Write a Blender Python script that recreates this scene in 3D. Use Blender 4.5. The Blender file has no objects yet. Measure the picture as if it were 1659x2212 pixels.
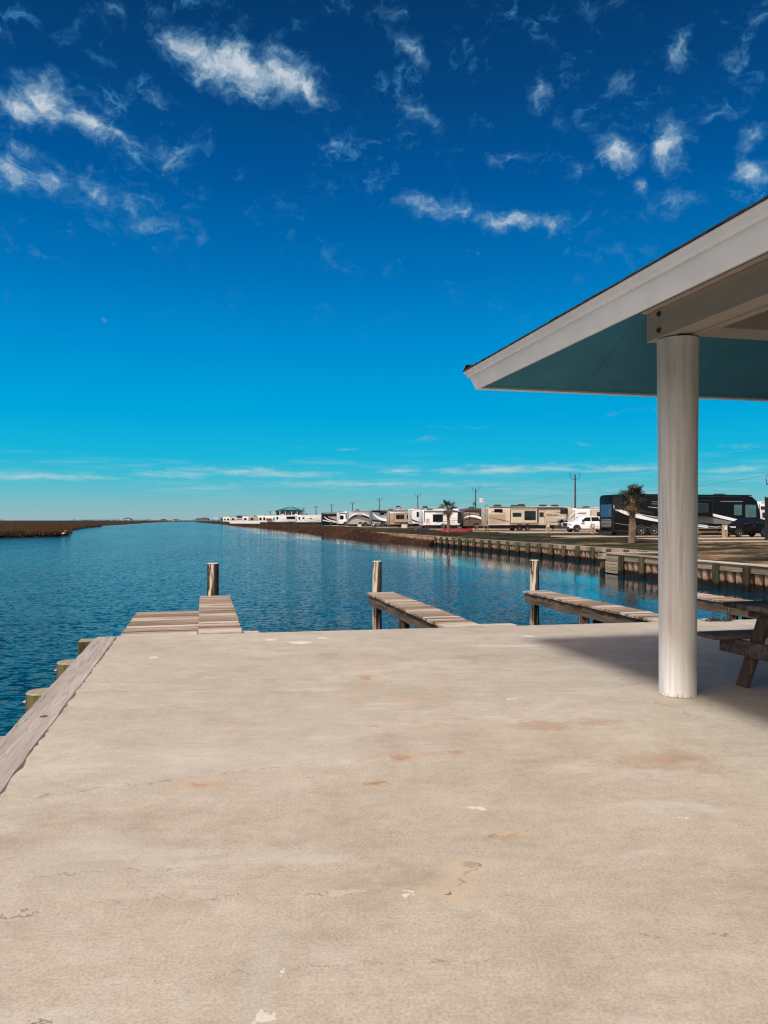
import bpy, bmesh, math, random
from mathutils import Vector, Matrix
R = math.radians
random.seed(11)
scene = bpy.context.scene
COL = scene.collection

# ------------------------------------------------------------------ camera, sky, sun, exposure
CAM_H = 1.6
cam_d = bpy.data.cameras.new("camera")
cam_d.sensor_fit = 'HORIZONTAL'; cam_d.sensor_width = 36.0; cam_d.lens = 36.04
cam_d.shift_y = 18/1659
cam_d.clip_start = 0.05; cam_d.clip_end = 20000
cam = bpy.data.objects.new("camera", cam_d); COL.objects.link(cam)
cam.location = (0, 0, CAM_H); cam.rotation_euler = (R(90), 0, 0)
scene.camera = cam

SUN_TRAVEL = Vector((1.11, 2.26, -3.18)).normalized()
SUN_EL = math.asin(-SUN_TRAVEL.z)
SUN_AZ = math.atan2(-SUN_TRAVEL.x, -SUN_TRAVEL.y)
sun_d = bpy.data.lights.new("sun", 'SUN'); sun_d.energy = 3.25; sun_d.angle = R(6); sun_d.color = (1.0, .965, .905)
sun = bpy.data.objects.new("sun", sun_d); COL.objects.link(sun)
sun.rotation_euler = SUN_TRAVEL.to_track_quat('-Z', 'Y').to_euler()
scene.view_settings.view_transform = 'Standard'
scene.view_settings.look = 'None'
scene.view_settings.exposure = 0.0
scene.view_settings.gamma = 1.0
scene.cycles.use_denoising = True; scene.cycles.denoiser = 'OPENIMAGEDENOISE'; scene.cycles.denoising_input_passes = 'RGB_ALBEDO_NORMAL'; scene.cycles.denoising_prefilter = 'ACCURATE'
scene.cycles.use_adaptive_sampling = False; scene.cycles.max_bounces = 7; scene.cycles.diffuse_bounces = 4; scene.cycles.sample_clamp_indirect = 4
scene.cycles.pixel_filter_type = 'BLACKMAN_HARRIS'; scene.cycles.filter_width = 1.25

def lin(c):
    return tuple(((x/255)/12.92 if x/255 <= .04045 else ((x/255+.055)/1.055)**2.4) for x in c)

def px(x, y, z=0.0):      # reading of the photograph (1659 px wide): where its ray meets height z
    Y = (CAM_H - z)*1661/(y - 1124)
    return ((x-830)/1661*Y, Y)

class NT:
    def __init__(s, tree): s.t = tree; s.n = tree.nodes; s.l = tree.links; s.n.clear()
    def node(s, typ, **kw):
        n = s.n.new(typ)
        for k, v in kw.items(): setattr(n, k, v)
        return n
    def put(s, sock, v):
        if isinstance(v, bpy.types.NodeSocket): s.l.new(v, sock)
        else:
            if hasattr(sock.default_value, '__len__') and hasattr(v, '__len__') and len(sock.default_value) == 4 and len(v) == 3: v = tuple(v)+(1,)
            sock.default_value = v
    def math(s, op, a, b=0.0, c=0.0, clamp=False):
        n = s.node('ShaderNodeMath', operation=op, use_clamp=clamp)
        s.put(n.inputs[0], a); s.put(n.inputs[1], b); s.put(n.inputs[2], c); return n.outputs[0]
    def vm(s, op, a, b=(0,0,0), out=0):
        n = s.node('ShaderNodeVectorMath', operation=op); s.put(n.inputs[0], a); s.put(n.inputs[1], b); return n.outputs[out]
    def mix(s, f, a, b, blend='MIX'):
        n = s.node('ShaderNodeMix', data_type='RGBA', blend_type=blend)
        s.put(n.inputs[0], f); s.put(n.inputs[6], a); s.put(n.inputs[7], b); return n.outputs[2]
    def ramp(s, f, stops, interp='LINEAR'):
        n = s.node('ShaderNodeValToRGB'); cr = n.color_ramp; cr.interpolation = interp
        while len(cr.elements) < len(stops): cr.elements.new(.5)
        for e, (p, c) in zip(cr.elements, stops):
            e.position = p; e.color = (c[0], c[1], c[2], 1) if hasattr(c, '__len__') else (c, c, c, 1)
        s.put(n.inputs[0], f); return n.outputs[0]
    def step(s, f, a, b, lo=0.0, hi=1.0):
        n = s.node('ShaderNodeMapRange', interpolation_type='SMOOTHSTEP')
        s.put(n.inputs[0], f); n.inputs[1].default_value = a; n.inputs[2].default_value = b
        n.inputs[3].default_value = lo; n.inputs[4].default_value = hi; return n.outputs[0]
    def noise(s, vec, scale, detail=4, rough=.55, dist=0.0, out=0, dims='3D'):
        n = s.node('ShaderNodeTexNoise', noise_dimensions=dims); s.put(n.inputs['Vector'], vec); n.inputs['Scale'].default_value = scale
        n.inputs['Detail'].default_value = detail; n.inputs['Roughness'].default_value = rough
        n.inputs['Distortion'].default_value = dist; return n.outputs[out]
    def mapping(s, vec, loc=(0,0,0), rot=(0,0,0), sc=(1,1,1), typ='POINT'):
        n = s.node('ShaderNodeMapping', vector_type=typ); s.put(n.inputs[0], vec)
        n.inputs[1].default_value = loc; n.inputs[2].default_value = rot; n.inputs[3].default_value = sc; return n.outputs[0]
    def sep(s, v):
        n = s.node('ShaderNodeSeparateXYZ'); s.put(n.inputs[0], v); return n.outputs
    def comb(s, x, y, z=0.0):
        n = s.node('ShaderNodeCombineXYZ'); s.put(n.inputs[0], x); s.put(n.inputs[1], y); s.put(n.inputs[2], z); return n.outputs[0]

# clouds of the sky: where they stand (read off the photograph as directions), half sizes, tilt, weight
CLOUDS = [
 (420,112,100,46,22,1.2),(520,145,112,64,10,1.32),(605,165,100,54,20,1.22),(670,198,52,30,25,1.2),
 (105,225,76,60,10,1.3),(40,240,84,36,5,1.2),(190,262,76,40,20,1.15),(255,290,60,25,20,.95),(215,225,60,30,20,.6),(350,330,80,30,25,.62),
 (25,375,70,44,10,1.0),(110,395,95,34,20,.9),(230,425,160,40,25,.7),(320,480,120,28,10,.66),(60,330,90,24,5,.6),(170,360,30,18,0,.5),
 (70,550,80,12,8,.5),(760,12,46,26,30,.55),(870,28,50,22,20,.55),(885,108,58,28,32,.82),(915,250,58,26,42,.78),
 (1465,120,30,50,20,.95),(1345,190,44,28,-20,.75),(1165,205,28,38,20,.7),(1218,262,25,20,30,.5),
 (1330,335,56,38,15,1.05),(1452,310,40,66,10,1.0),(1385,400,24,26,0,.9),(1455,430,62,26,10,.75),(1640,378,50,32,10,1.1),(1640,300,44,44,0,.7),
 (960,455,120,30,8,.78),(1090,472,110,24,3,.92),(1190,482,50,20,20,.85),(1130,335,85,16,0,.55),(1550,250,60,12,-8,.5),(1400,465,95,18,3,.55),(1240,382,40,18,-15,.5),
 (255,25,36,24,0,.6),(340,22,42,22,0,.6),(15,90,26,24,0,.6),(335,222,22,22,0,.6),(692,312,34,16,0,.6),(230,685,12,8,0,.7),
 (510,60,40,26,-30,.6),(1630,40,40,40,0,.5),(1300,15,60,22,0,.5),(1580,130,60,20,0,.45),(820,300,40,10,10,.4),
 (560,1021,170,10,2,.95),(660,1024,60,8,0,.9),(870,1018,50,8,0,.95),(1085,1015,85,12,0,1.15),(1190,1012,80,9,0,1.0),(980,1018,34,8,0,.95),(1360,1012,130,9,0,.85),(1290,1018,60,7,0,.7),
 (60,1029,200,9,0,1.05),(-60,1031,120,7,0,.9),(380,1024,100,8,0,.9),(800,1046,360,8,0,.8),(1590,1013,100,8,0,.85),(1100,1050,200,7,0,.6),(1400,1060,200,7,0,.6),
 (1010,919,80,5,0,.5),(910,948,36,5,0,.5),(750,972,26,4,0,.5),(1255,956,26,7,5,.55),(1610,962,60,6,0,.5),(1340,884,140,6,-3,.4),(650,967,26,3,0,.45),
 # behind the photographer
]
world = bpy.data.worlds.new("World"); scene.world = world; world.use_nodes = True
def build_world():
    k = NT(world.node_tree)
    d = k.node('ShaderNodeTexCoord').outputs['Generated']
    d = k.vm('NORMALIZE', d)
    x, y, z = k.sep(d)
    el = k.math('ARCSINE', z)
    az = k.math('ARCTAN2', x, y)
    deg = k.math('MULTIPLY', el, 180/math.pi/90)
    st = [(-1,(120,165,180)),(0,(150,182,188)),(.8,(138,186,192)),(1.8,(108,188,200)),(3.2,(64,187,210)),(4.6,(24,181,217)),(7.7,(0,165,219)),(12.7,(0,140,208)),
          (17.5,(0,113,184)),(23.6,(0,86,154)),(29,(4,68,126)),(34,(5,57,107)),(60,(4,46,90))]
    grad = k.ramp(deg, [(max(0, a/90), lin(c)) for a, c in st[1:]])
    sky = k.node('ShaderNodeTexSky', sky_type='NISHITA'); sky.sun_disc = False
    sky.sun_elevation = SUN_EL; sky.sun_rotation = SUN_AZ; sky.air_density = 1.0; sky.dust_density = 2.0
    grad10 = k.vm('SCALE', grad); grad10.node.inputs[3].default_value = 1/WSTR
    # sunward half of the sky, brightened and warmed as added fill for the shade
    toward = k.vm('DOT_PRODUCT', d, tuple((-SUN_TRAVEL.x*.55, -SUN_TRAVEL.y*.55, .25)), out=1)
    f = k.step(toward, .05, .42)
    sun_fill = k.mix(1.0, sky.outputs[0], (1.9, 1.42, 1.06), 'MULTIPLY')
    base = k.mix(f, grad10, sun_fill)
    # clouds
    p = k.comb(az, el)
    wn = k.noise(p, 16, 3, .6, out=1)
    wv = k.vm('SUBTRACT', wn, (.5,.5,.5)); ws = k.vm('MULTIPLY', wv, (.055,.035,0))
    wn2 = k.noise(p, 60, 3, .6, out=1)
    wv2 = k.vm('MULTIPLY', k.vm('SUBTRACT', wn2, (.5,.5,.5)), (.018,.012,0))
    q = k.vm('ADD', k.vm('ADD', p, ws), wv2)
    # thin the warp towards the horizon, where clouds are flat streaks
    low = k.step(el, .05, .16)
    q = k.mix(low, k.vm('ADD', p, k.vm('MULTIPLY', ws, (.5,.08,0))), q)
    acc = None
    for (cx, cy, hx, hy, rot, w) in CLOUDS:
        X = (cx-830)/1661; Z = (1124-cy)/1661
        a0 = math.atan(X); e0 = math.atan2(Z, math.hypot(X, 1))
        sx = hx/1661*math.cos(a0)**2; sy = hy/1661*math.cos(e0)**2*math.cos(a0)
        m = k.mapping(q, (a0, e0, 0), (0, 0, R(-rot)), (sx*1.52, sy*1.55, 1), 'TEXTURE')
        l = k.vm('LENGTH', m, out=1)
        c = k.math('MULTIPLY_ADD', l, -w, w, clamp=False)
        acc = c if acc is None else k.math('MAXIMUM', acc, c)
    n1 = k.noise(k.vm('MULTIPLY', q, (1, 1.35, 1)), 22, 9, .66, .5)
    nl = k.noise(k.vm('MULTIPLY', p, (1, 9, 1)), 22, 7, .62, .2)
    n1 = k.mix(low, nl, n1)
    n3 = k.noise(k.vm('MULTIPLY', q, (1, 1.6, 1)), 90, 6, .7, .3)
    n2 = k.noise(k.vm('MULTIPLY', q, (1, 1.7, 1)), 9, 4, .6)
    dens = k.math('ADD', acc, k.math('MULTIPLY_ADD', n1, 1.85, -1.0))
    dens = k.math('ADD', dens, k.math('MULTIPLY_ADD', n3, .8, -.4))
    core = k.step(dens, .03, 1.25)
    # faint veils all over the upper sky
    veil = k.math('MULTIPLY', k.step(n2, .46, .62), k.step(k.math('ADD', n1, k.math('MULTIPLY_ADD', n3, .35, -.17)), .50, .74))
    veil = k.math('MULTIPLY', veil, k.step(el, .20, .36, 0, 1.0))
    band = k.noise(k.mapping(p, sc=(7, 90, 1)), 1.0, 6, .6)
    band = k.math('MULTIPLY', k.step(band,   .50, .70, 0, .45), k.math('MULTIPLY', k.step(el, .022, .04), k.step(el, .055, .095, 1, 0)))
    veil = k.math('MAXIMUM', veil, band)
    cov = k.math('MAXIMUM', core, veil, clamp=True)
    ccol = k.ramp(core, [(0, lin((62,132,184))), (.35, lin((100,156,196))), (.72, lin((158,186,206))), (1, lin((204,214,224)))])
    ccol = k.mix(low, lin((168,206,214)), ccol)
    c10 = k.vm('SCALE', ccol); c10.node.inputs[3].default_value = 1/WSTR
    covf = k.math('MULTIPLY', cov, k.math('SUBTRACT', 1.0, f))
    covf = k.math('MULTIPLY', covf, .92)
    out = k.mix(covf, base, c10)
    # below the horizon
    out = k.mix(k.step(z, -.03, -.002), tuple(c/WSTR for c in lin((60,110,130))), out)
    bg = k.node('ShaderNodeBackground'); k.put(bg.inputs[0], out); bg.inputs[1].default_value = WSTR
    o = k.node('ShaderNodeOutputWorld'); k.l.new(bg.outputs[0], o.inputs[0])
WSTR = 0.12
build_world()
world.cycles.sampling_method = 'MANUAL'; world.cycles.sample_map_resolution = 2048

# ------------------------------------------------------------------ frame of the place: s across, t along the canal
AX = math.atan2(.2287, .9735)
CA, SA = math.cos(AX), math.sin(AX)
def st(s, t): return (CA*s - SA*t, SA*s + CA*t)
def inv(X, Y): return (CA*X + SA*Y, -SA*X + CA*Y)
WATER_Z = -1.0

# ------------------------------------------------------------------ helpers
class MB:
    def __init__(s): s.v = []; s.f = []; s.m = []
    def add(s, vs, fs, mi=0):
        o = len(s.v); s.v += [tuple(v) for v in vs]; s.f += [tuple(o+i for i in f) for f in fs]; s.m += [mi]*len(fs); return s
    def box(s, x0, x1, y0, y1, z0, z1, mi=0):
        return s.add([(x0,y0,z0),(x1,y0,z0),(x1,y1,z0),(x0,y1,z0),(x0,y0,z1),(x1,y0,z1),(x1,y1,z1),(x0,y1,z1)],
                     [(3,2,1,0),(4,5,6,7),(0,1,5,4),(1,2,6,5),(2,3,7,6),(3,0,4,7)], mi)
    def bar(s, a, b, w, h, up=(0,0,1), mi=0):
        a, b = Vector(a), Vector(b); d = (b-a).normalized(); up = Vector(up)
        sd = d.cross(up).normalized(); u = sd.cross(d).normalized()
        vs = [p + sd*i*w/2 + u*j*h/2 for p in (a, b) for i, j in ((-1,-1),(1,-1),(1,1),(-1,1))]
        return s.add(vs, [(0,1,2,3),(7,6,5,4),(0,4,5,1),(1,5,6,2),(2,6,7,3),(3,7,4,0)], mi)
    def tube(s, pts, rad, n=8, mi=0, cap=True, jit=0, rnd=None):
        pts = [Vector(p) for p in pts]; rs = rad if hasattr(rad, '__len__') else [rad]*len(pts)
        o = len(s.v); ref = Vector((0,0,1))
        d0 = (pts[1]-pts[0]).normalized()
        if abs(d0.z) > .95: ref = Vector((1,0,0))
        prof = [1+(rnd.uniform(-jit, jit) if rnd else 0) for _ in range(n)]
        for i, p in enumerate(pts):
            d = (pts[min(i+1, len(pts)-1)] - pts[max(i-1, 0)]).normalized()
            a = d.cross(ref).normalized(); b = a.cross(d).normalized()
            for j in range(n):
                th = 2*math.pi*j/n; r = rs[i]*prof[j]
                s.v.append(tuple(p + a*math.cos(th)*r + b*math.sin(th)*r))
        for i in range(len(pts)-1):
            for j in range(n):
                s.f.append((o+i*n+j, o+i*n+(j+1) % n, o+(i+1)*n+(j+1) % n, o+(i+1)*n+j)); s.m.append(mi)
        if cap:
            s.f.append(tuple(o+j for j in range(n))[::-1]); s.m.append(mi)
            s.f.append(tuple(o+(len(pts)-1)*n+j for j in range(n))); s.m.append(mi)
        return s
    def prism(s, poly, y0, y1, mi=0, taper=None):   # polygon in x,z pushed along y
        n = len(poly); vs = []
        for y, sg in ((y0, 1), (y1, -1)):
            for (x, z) in poly:
                o = taper(x, z)*sg if taper else 0
                vs.append((x, y+o, z))
        fs = [tuple(range(n)), tuple(range(2*n-1, n-1, -1))]
        fs += [(i, i+n, (i+1) % n + n, (i+1) % n) for i in range(n)]
        return s.add(vs, fs, mi)
    def strip(s, lo, hi, y0, y1, mi=0):             # ribbon between two curves of (x,z), thickness y0..y1
        n = len(lo); vs = [(x, y0, z) for x, z in lo] + [(x, y0, z) for x, z in hi] + [(x, y1, z) for x, z in lo] + [(x, y1, z) for x, z in hi]
        fs = []
        for i in range(n-1):
            fs.append((i, i+1, n+i+1, n+i)); fs.append((2*n+i, 3*n+i, 3*n+i+1, 2*n+i+1))
            fs.append((i, 2*n+i, 2*n+i+1, i+1)); fs.append((n+i, n+i+1, 3*n+i+1, 3*n+i))
        return s.add(vs, fs, mi)
    def build(s, name, mats, parent=None, smooth=False, bevel=0, seg=2, loc=None, rz=None, recalc=True):
        me = bpy.data.meshes.new(name); me.from_pydata(s.v, [], s.f)
        mats = mats if isinstance(mats, (list, tuple)) else [mats]
        for m in mats: me.materials.append(m)
        me.polygons.foreach_set('material_index', s.m)
        if recalc or bevel:
            bm = bmesh.new(); bm.from_mesh(me)
            if recalc: bmesh.ops.recalc_face_normals(bm, faces=bm.faces)
            if bevel:
                es = [e for e in bm.edges if len(e.link_faces) == 2 and e.calc_face_angle(0) > .5]
                bmesh.ops.bevel(bm, geom=es, offset=bevel, segments=seg, profile=.5, affect='EDGES', clamp_overlap=True)
            bm.to_mesh(me); bm.free()
        if smooth:
            me.polygons.foreach_set('use_smooth', [True]*len(me.polygons))
            me.set_sharp_from_angle(angle=R(40))
        o = bpy.data.objects.new(name, me); COL.objects.link(o)
        if parent: o.parent = parent
        if loc: o.location = loc
        if rz is not None: o.rotation_euler = (0, 0, rz)
        return o

def tag(o, label, cat, group=None):
    o['label'] = label; o['category'] = cat
    if group: o['group'] = group
    return o
def thing(name, label, cat, loc=(0,0,0), rz=0, group=None):
    o = bpy.data.objects.new(name, None); COL.objects.link(o); o.location = loc; o.rotation_euler = (0, 0, rz)
    return tag(o, label, cat, group)
def at(s, t, z=0): X, Y = st(s, t); return (X, Y, z)
def struct(o): o['kind'] = 'structure'; return o
def stuff(o, label=None, cat=None):
    o['kind'] = 'stuff'
    if label: o['label'] = label; o['category'] = cat
    return o

# ------------------------------------------------------------------ materials
def new_mat(name):
    m = bpy.data.materials.new(name); m.use_nodes = True; k = NT(m.node_tree)
    b = k.node('ShaderNodeBsdfPrincipled'); o = k.node('ShaderNodeOutputMaterial'); k.l.new(b.outputs[0], o.inputs[0])
    return m, k, b
def bump(k, b, h, strength=.3, dist=.01):
    n = k.node('ShaderNodeBump'); k.put(n.inputs['Height'], h); n.inputs['Strength'].default_value = strength
    n.inputs['Distance'].default_value = dist; k.l.new(n.outputs[0], b.inputs['Normal']); return n
def pm(name, col, rough=.6, metal=0, var=.12, scale=4, sc=(1,1,1), bmp=0, island=0, spec=.5, coat=0):
    m, k, b = new_mat(name)
    tc = k.node('ShaderNodeTexCoord').outputs['Object']
    v = k.mapping(tc, sc=sc)
    n = k.noise(v, scale, 5, .6)
    f = k.step(n, .25, .75)
    c = k.mix(f, tuple(x*(1-var) for x in col), tuple(min(1, x*(1+var)) for x in col))
    if island:
        g = k.node('ShaderNodeNewGeometry').outputs['Random Per Island']
        c = k.mix(1.0, c, k.ramp(g, [(0, 1-island), (1, 1+island)]), 'MULTIPLY')
    k.put(b.inputs['Base Color'], c); b.inputs['Roughness'].default_value = rough; b.inputs['Metallic'].default_value = metal
    b.inputs['Specular IOR Level'].default_value = spec
    if coat: b.inputs['Coat Weight'].default_value = coat; b.inputs['Coat Roughness'].default_value = .05
    if bmp: bump(k, b, n, bmp, .01)
    return m
def wood(name, cols, axis='x', rough=.85, sc=1.0, island=True, bmp=.5, stain=None, streak=None):
    """weathered timber: grain runs along axis; cols = dark, mid, light"""
    m, k, b = new_mat(name)
    tc = k.node('ShaderNodeTexCoord').outputs['Object']
    if island:
        g = k.node('ShaderNodeNewGeometry').outputs['Random Per Island']
        tc = k.vm('ADD', tc, k.comb(k.math('MULTIPLY', g, 37.0), k.math('MULTIPLY', g, 11.0), k.math('MULTIPLY', g, 23.0)))
    S = {'x': (.8, 14, 14), 'y': (14, .8, 14), 'z': (14, 14, .8)}[axis]
    S = tuple(a*sc for a in S)
    v = k.mapping(tc, sc=S)
    n1 = k.noise(v, 1.6, 6, .65, .3)
    n2 = k.noise(k.mapping(tc, sc=tuple(a*.35 for a in S)), 1.1, 3, .5)
    f = k.math('ADD', k.math('MULTIPLY', n1, .65), k.math('MULTIPLY', n2, .35))
    if island: f = k.math('ADD', f, k.math('MULTIPLY_ADD', g, .26, -.13))
    c = k.ramp(f, [(.30, cols[0]), (.48, cols[1]), (.66, cols[2])])
    crack = k.step(k.noise(v, 3.0, 3, .5), .30, .36)
    c = k.mix(k.math('MULTIPLY_ADD', crack, -.6, .6), c, tuple(x*.35 for x in cols[0]))
    if streak:
        sf = k.step(k.noise(k.mapping(tc, sc=tuple(a*.8 for a in S)), 1.3, 4, .6), .53, .58)
        c = k.mix(sf, c, streak)
    if stain:     # (colour below, z0, z1) growth and wet at the waterline
        z = k.sep(k.node('ShaderNodeNewGeometry').outputs['Position'])[2]
        zz = k.math('ADD', z, k.math('MULTIPLY_ADD', n2, .5, -.25))
        for (sc_, z0, z1, amt) in stain:
            c = k.mix(k.step(zz, z0, z1, amt, 0), c, sc_)
    k.put(b.inputs['Base Color'], c); b.inputs['Roughness'].default_value = rough
    b.inputs['Specular IOR Level'].default_value = .25
    bump(k, b, n1, bmp, .01)
    return m

# ------------------------------------------------------------------ water
def build_water():
    m, k, b = new_mat("canal_water")
    pos = k.node('ShaderNodeNewGeometry').outputs['Position']
    v = k.mapping(pos, rot=(0, 0, -AX))           # s, t
    s_, t_, z_ = k.sep(v)
    wob = k.noise(v, .05, 3, .5)
    ss = k.math('ADD', s_, k.math('MULTIPLY_ADD', wob, 12, -6))
    calm = k.step(ss, 7, 15.5, 1.0, .05)
    gust = k.step(k.noise(k.mapping(v, sc=(.25, .06, 1)), .5, 4, .6), .35, .62, .6, 1.0)
    amp = k.math('MULTIPLY', calm, gust)
    def slopes(rot, sc, scale, det, w):
        nc = k.noise(k.mapping(v, rot=(0,0,rot), sc=sc), scale, det, .6, .3, out=1)
        return k.vm('MULTIPLY', k.vm('SUBTRACT', nc, (.5,.5,.5)), w)
    sl = k.vm('ADD', slopes(.35, (1.0, 1.8, 1), 7.0, 4, (.9, 1.6, 0)), slopes(-.25, (1.0, 2.0, 1), 1.6, 3, (.22, .42, 0)))
    sc_ = k.node('ShaderNodeVectorMath', operation='SCALE'); k.put(sc_.inputs[0], sl); k.put(sc_.inputs[3], amp)
    nv = k.vm('NORMALIZE', k.vm('ADD', k.mapping(sc_.outputs[0], rot=(0,0,AX)), (0,0,1)))
    k.put(b.inputs['Normal'], nv)
    n2 = k.noise(v, .35, 4, .6)
    c = k.mix(k.step(n2, .35, .65), lin((0, 40, 54)), lin((0, 54, 72)))
    k.put(b.inputs['Base Color'], c)
    k.put(b.inputs['Roughness'], k.step(calm, .1, .8, .03, .10)); b.inputs['IOR'].default_value = 1.33; k.put(b.inputs['Specular IOR Level'], k.step(calm, .1, .8, .5, .19))
    mb = MB(); mb.add([(-6000,-300,WATER_Z),(6000,-300,WATER_Z),(6000,9000,WATER_Z),(-6000,9000,WATER_Z)], [(0,1,2,3)])
    struct(mb.build("water", m))
build_water()

# ------------------------------------------------------------------ concrete deck
def build_deck():
    m, k, b = new_mat("worn_concrete")
    pos = k.node('ShaderNodeNewGeometry').outputs['Position']
    n_big = k.noise(k.mapping(pos, rot=(0,0,-AX), sc=(.55, 1, 1)), .55, 5, .6, .4)
    n_mid = k.noise(pos, 2.6, 6, .65, .3)
    n_fine = k.noise(pos, 70, 6, .8)
    n_sp = k.noise(pos, 13, 5, .72)
    n_str = k.noise(k.mapping(pos, rot=(0,0,-AX), sc=(.8, 3, 1)), 3.5, 7, .7)
    f = k.math('ADD', k.math('MULTIPLY', n_big, .42), k.math('ADD', k.math('MULTIPLY', n_mid, .36), k.math('MULTIPLY', n_str, .22)))
    c = k.ramp(f, [(.30, lin((158,147,129))), (.45, lin((176,165,148))), (.55, lin((186,176,160))), (.70, lin((203,195,182)))])
    c = k.mix(.85, c, k.ramp(n_fine, [(.30, .55), (.5, .99), (.70, 1.28)]), 'MULTIPLY')
    c = k.mix(1.0, c, k.ramp(n_sp, [(.30, .90), (.5, 1.0), (.68, 1.07)]), 'MULTIPLY')
    # pale laitance patches
    pale = k.math('MULTIPLY', k.step(k.noise(k.mapping(pos, rot=(0,0,-AX), sc=(.5,1.2,1)), 1.3, 7, .72), .53, .66), .42)
    c = k.mix(pale, c, lin((205,197,192)))
    dark = k.math('MULTIPLY', k.step(k.noise(k.mapping(pos, loc=(7,3,0)), .8, 6, .7), .55, .72), .33)
    c = k.mix(dark, c, lin((132,112,94)))
    wv = k.vm('SUBTRACT', k.noise(pos, 5, 4, .65, out=1), (.5,.5,.5))
    wq = k.vm('ADD', pos, k.vm('MULTIPLY', wv, (.30,.30,0)))
    wv2 = k.vm('SUBTRACT', k.noise(pos, 22, 3, .6, out=1), (.5,.5,.5))
    wq = k.vm('ADD', wq, k.vm('MULTIPLY', wv2, (.09,.09,0)))
    RUST, RUST2, PALE, CHIP, DARK, YEL = lin((160,106,72)), lin((184,148,112)), lin((200,184,160)), lin((222,214,204)), lin((88,70,58)), lin((196,166,126))
    marks = [ # photo x, y, half width (photo px), half depth (photo px), colour, weight, hardness
      (425,1695,46,11,RUST2,.9,2),(428,1695,16,4,RUST,.9,3),(500,1694,50,4,RUST2,.6,2),(807,1693,34,10,RUST2,.8,2),(808,1693,20,5,lin((140,112,92)),.8,2),
      (868,1638,34,8,RUST2,.9,2),(862,1639,18,4,RUST,1,3),(930,1630,70,3,RUST2,.8,2),(992,1624,12,3,RUST,.8,2),
      (790,1462,20,6,RUST2,.9,2),(792,1464,10,4,RUST,.9,3),(800,1445,40,5,RUST2,.45,2),(735,1567,14,3,RUST2,.8,2),(805,1567,22,4,RUST2,.9,2),(805,1567,12,2,RUST,.9,2),(842,1585,12,4,RUST,.8,2),
      (830,1555,24,3,RUST2,.5,2),(905,1572,40,4,RUST2,.6,2),(885,1516,30,4,YEL,.5,2),(740,1494,50,2.5,RUST2,.6,2),(1170,1568,60,10,lin((158,116,80)),.5,1.5),(1430,1640,100,18,lin((168,130,92)),.5,1.2),(1290,1560,50,9,lin((150,108,74)),.45,1.3),
      (650,1388,18,2.5,CHIP,.9,4),(585,1382,10,2,CHIP,.9,4),(700,1378,8,2,CHIP,.8,4),(572,2192,18,11,CHIP,.9,5),(556,2204,5,12,CHIP,.7,5),(880,1928,9,3,CHIP,1,5),(882,1940,9,4,CHIP,1,5),(1026,1748,10,5,CHIP,.9,5),
      (740,1924,36,6,PALE,.9,3),(612,2102,8,4,CHIP,.9,5),(330,1420,8,2,CHIP,.8,5),(1144,1374,14,1.6,CHIP,.9,4),(1105,1508,8,2,CHIP,.8,4),(955,2096,24,5,PALE,.5,2),
      (1105,1798,46,12,lin((190,172,146)),.75,1.6),(1090,1808,36,8,lin((160,138,116)),.6,1.5),
      (1005,1866,58,22,lin((192,176,152)),.85,1.6),(985,1900,42,26,lin((190,174,150)),.8,1.6),(960,1930,44,16,lin((192,176,152)),.85,1.6),(1020,1866,20,6,lin((140,126,112)),.7,1.8),(957,1932,7,2,DARK,1,4),
      (1090,1395,70,3,CHIP,.45,2),(960,1450,60,4,PALE,.5,2),(200,1850,110,60,lin((192,184,176)),.30,1.2),(420,1640,160,50,lin((198,190,184)),.36,1.1),(740,1560,130,60,lin((196,188,180)),.34,1.1),(560,2120,36,130,lin((186,180,174)),.35,1.2),
      (40,1972,30,3,lin((130,110,92)),.6,2),(1190,1700,90,40,lin((150,132,112)),.35,1.2),
    ]
    for (mx, my, hx, hy, col, w, hard) in marks:
        X, Y = px(mx, my); sx = hx/1661*Y*1.5; sy = max(.008, hy*Y*Y/(CAM_H*1661)*1.25)
        mp = k.mapping(wq, (X, Y, 0), (0,0,0), (sx, sy, 1000), 'TEXTURE')
        l = k.vm('LENGTH', mp, out=1)
        ff = k.math('MULTIPLY_ADD', k.math('MULTIPLY_ADD', n_sp, 1.1, k.math('SUBTRACT', l, .55)), -hard, hard, clamp=True)
        c = k.mix(k.math('MULTIPLY', ff, w*(.42 if col in (RUST, RUST2) else .8)), c, col)
    # hairline cracks: (x0,y0,x1,y1) of the photograph on the slab
    crack_acc = None
    for (x0, y0, x1, y1, w) in [(-200,1992,90,1965,.005),(150,1955,750,1922,.0035),(0,1893,430,1868,.003),(960,1935,985,1895,.006),(985,1895,1045,1862,.006),(300,2130,1100,2060,.002),
                                (1375,2010,1660,2030,.004),(1390,1510,1500,1545,.006),(1420,1480,1560,1535,.005),(1500,1545,1640,1570,.004),(0,1475,700,1466,.004),(-100,1738,760,1640,.0045),(1060,1810,1155,1782,.004)]:
        a = Vector(px(x0, y0)); c2 = Vector(px(x1, y1)); d = c2-a; L = d.length
        mp = k.mapping(wq, ((a.x+c2.x)/2, (a.y+c2.y)/2, 0), (0,0,math.atan2(d.y, d.x)), (L/2, 1, 1000), 'TEXTURE')
        ax_, ay_, az_ = k.sep(mp)
        ff = k.math('MULTIPLY', k.step(k.math('ABSOLUTE', ay_), w*.6, w*2.2, 1, 0), k.step(k.math('ABSOLUTE', ax_), .85, 1.0, 1, 0))
        crack_acc = ff if crack_acc is None else k.math('MAXIMUM', crack_acc, ff)
    brk = k.step(k.noise(pos, 9, 4, .6), .42, .56)
    cf = k.math('MULTIPLY', crack_acc, brk)
    c = k.mix(k.math('MULTIPLY', cf, .4), c, lin((96,80,68)))
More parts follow.
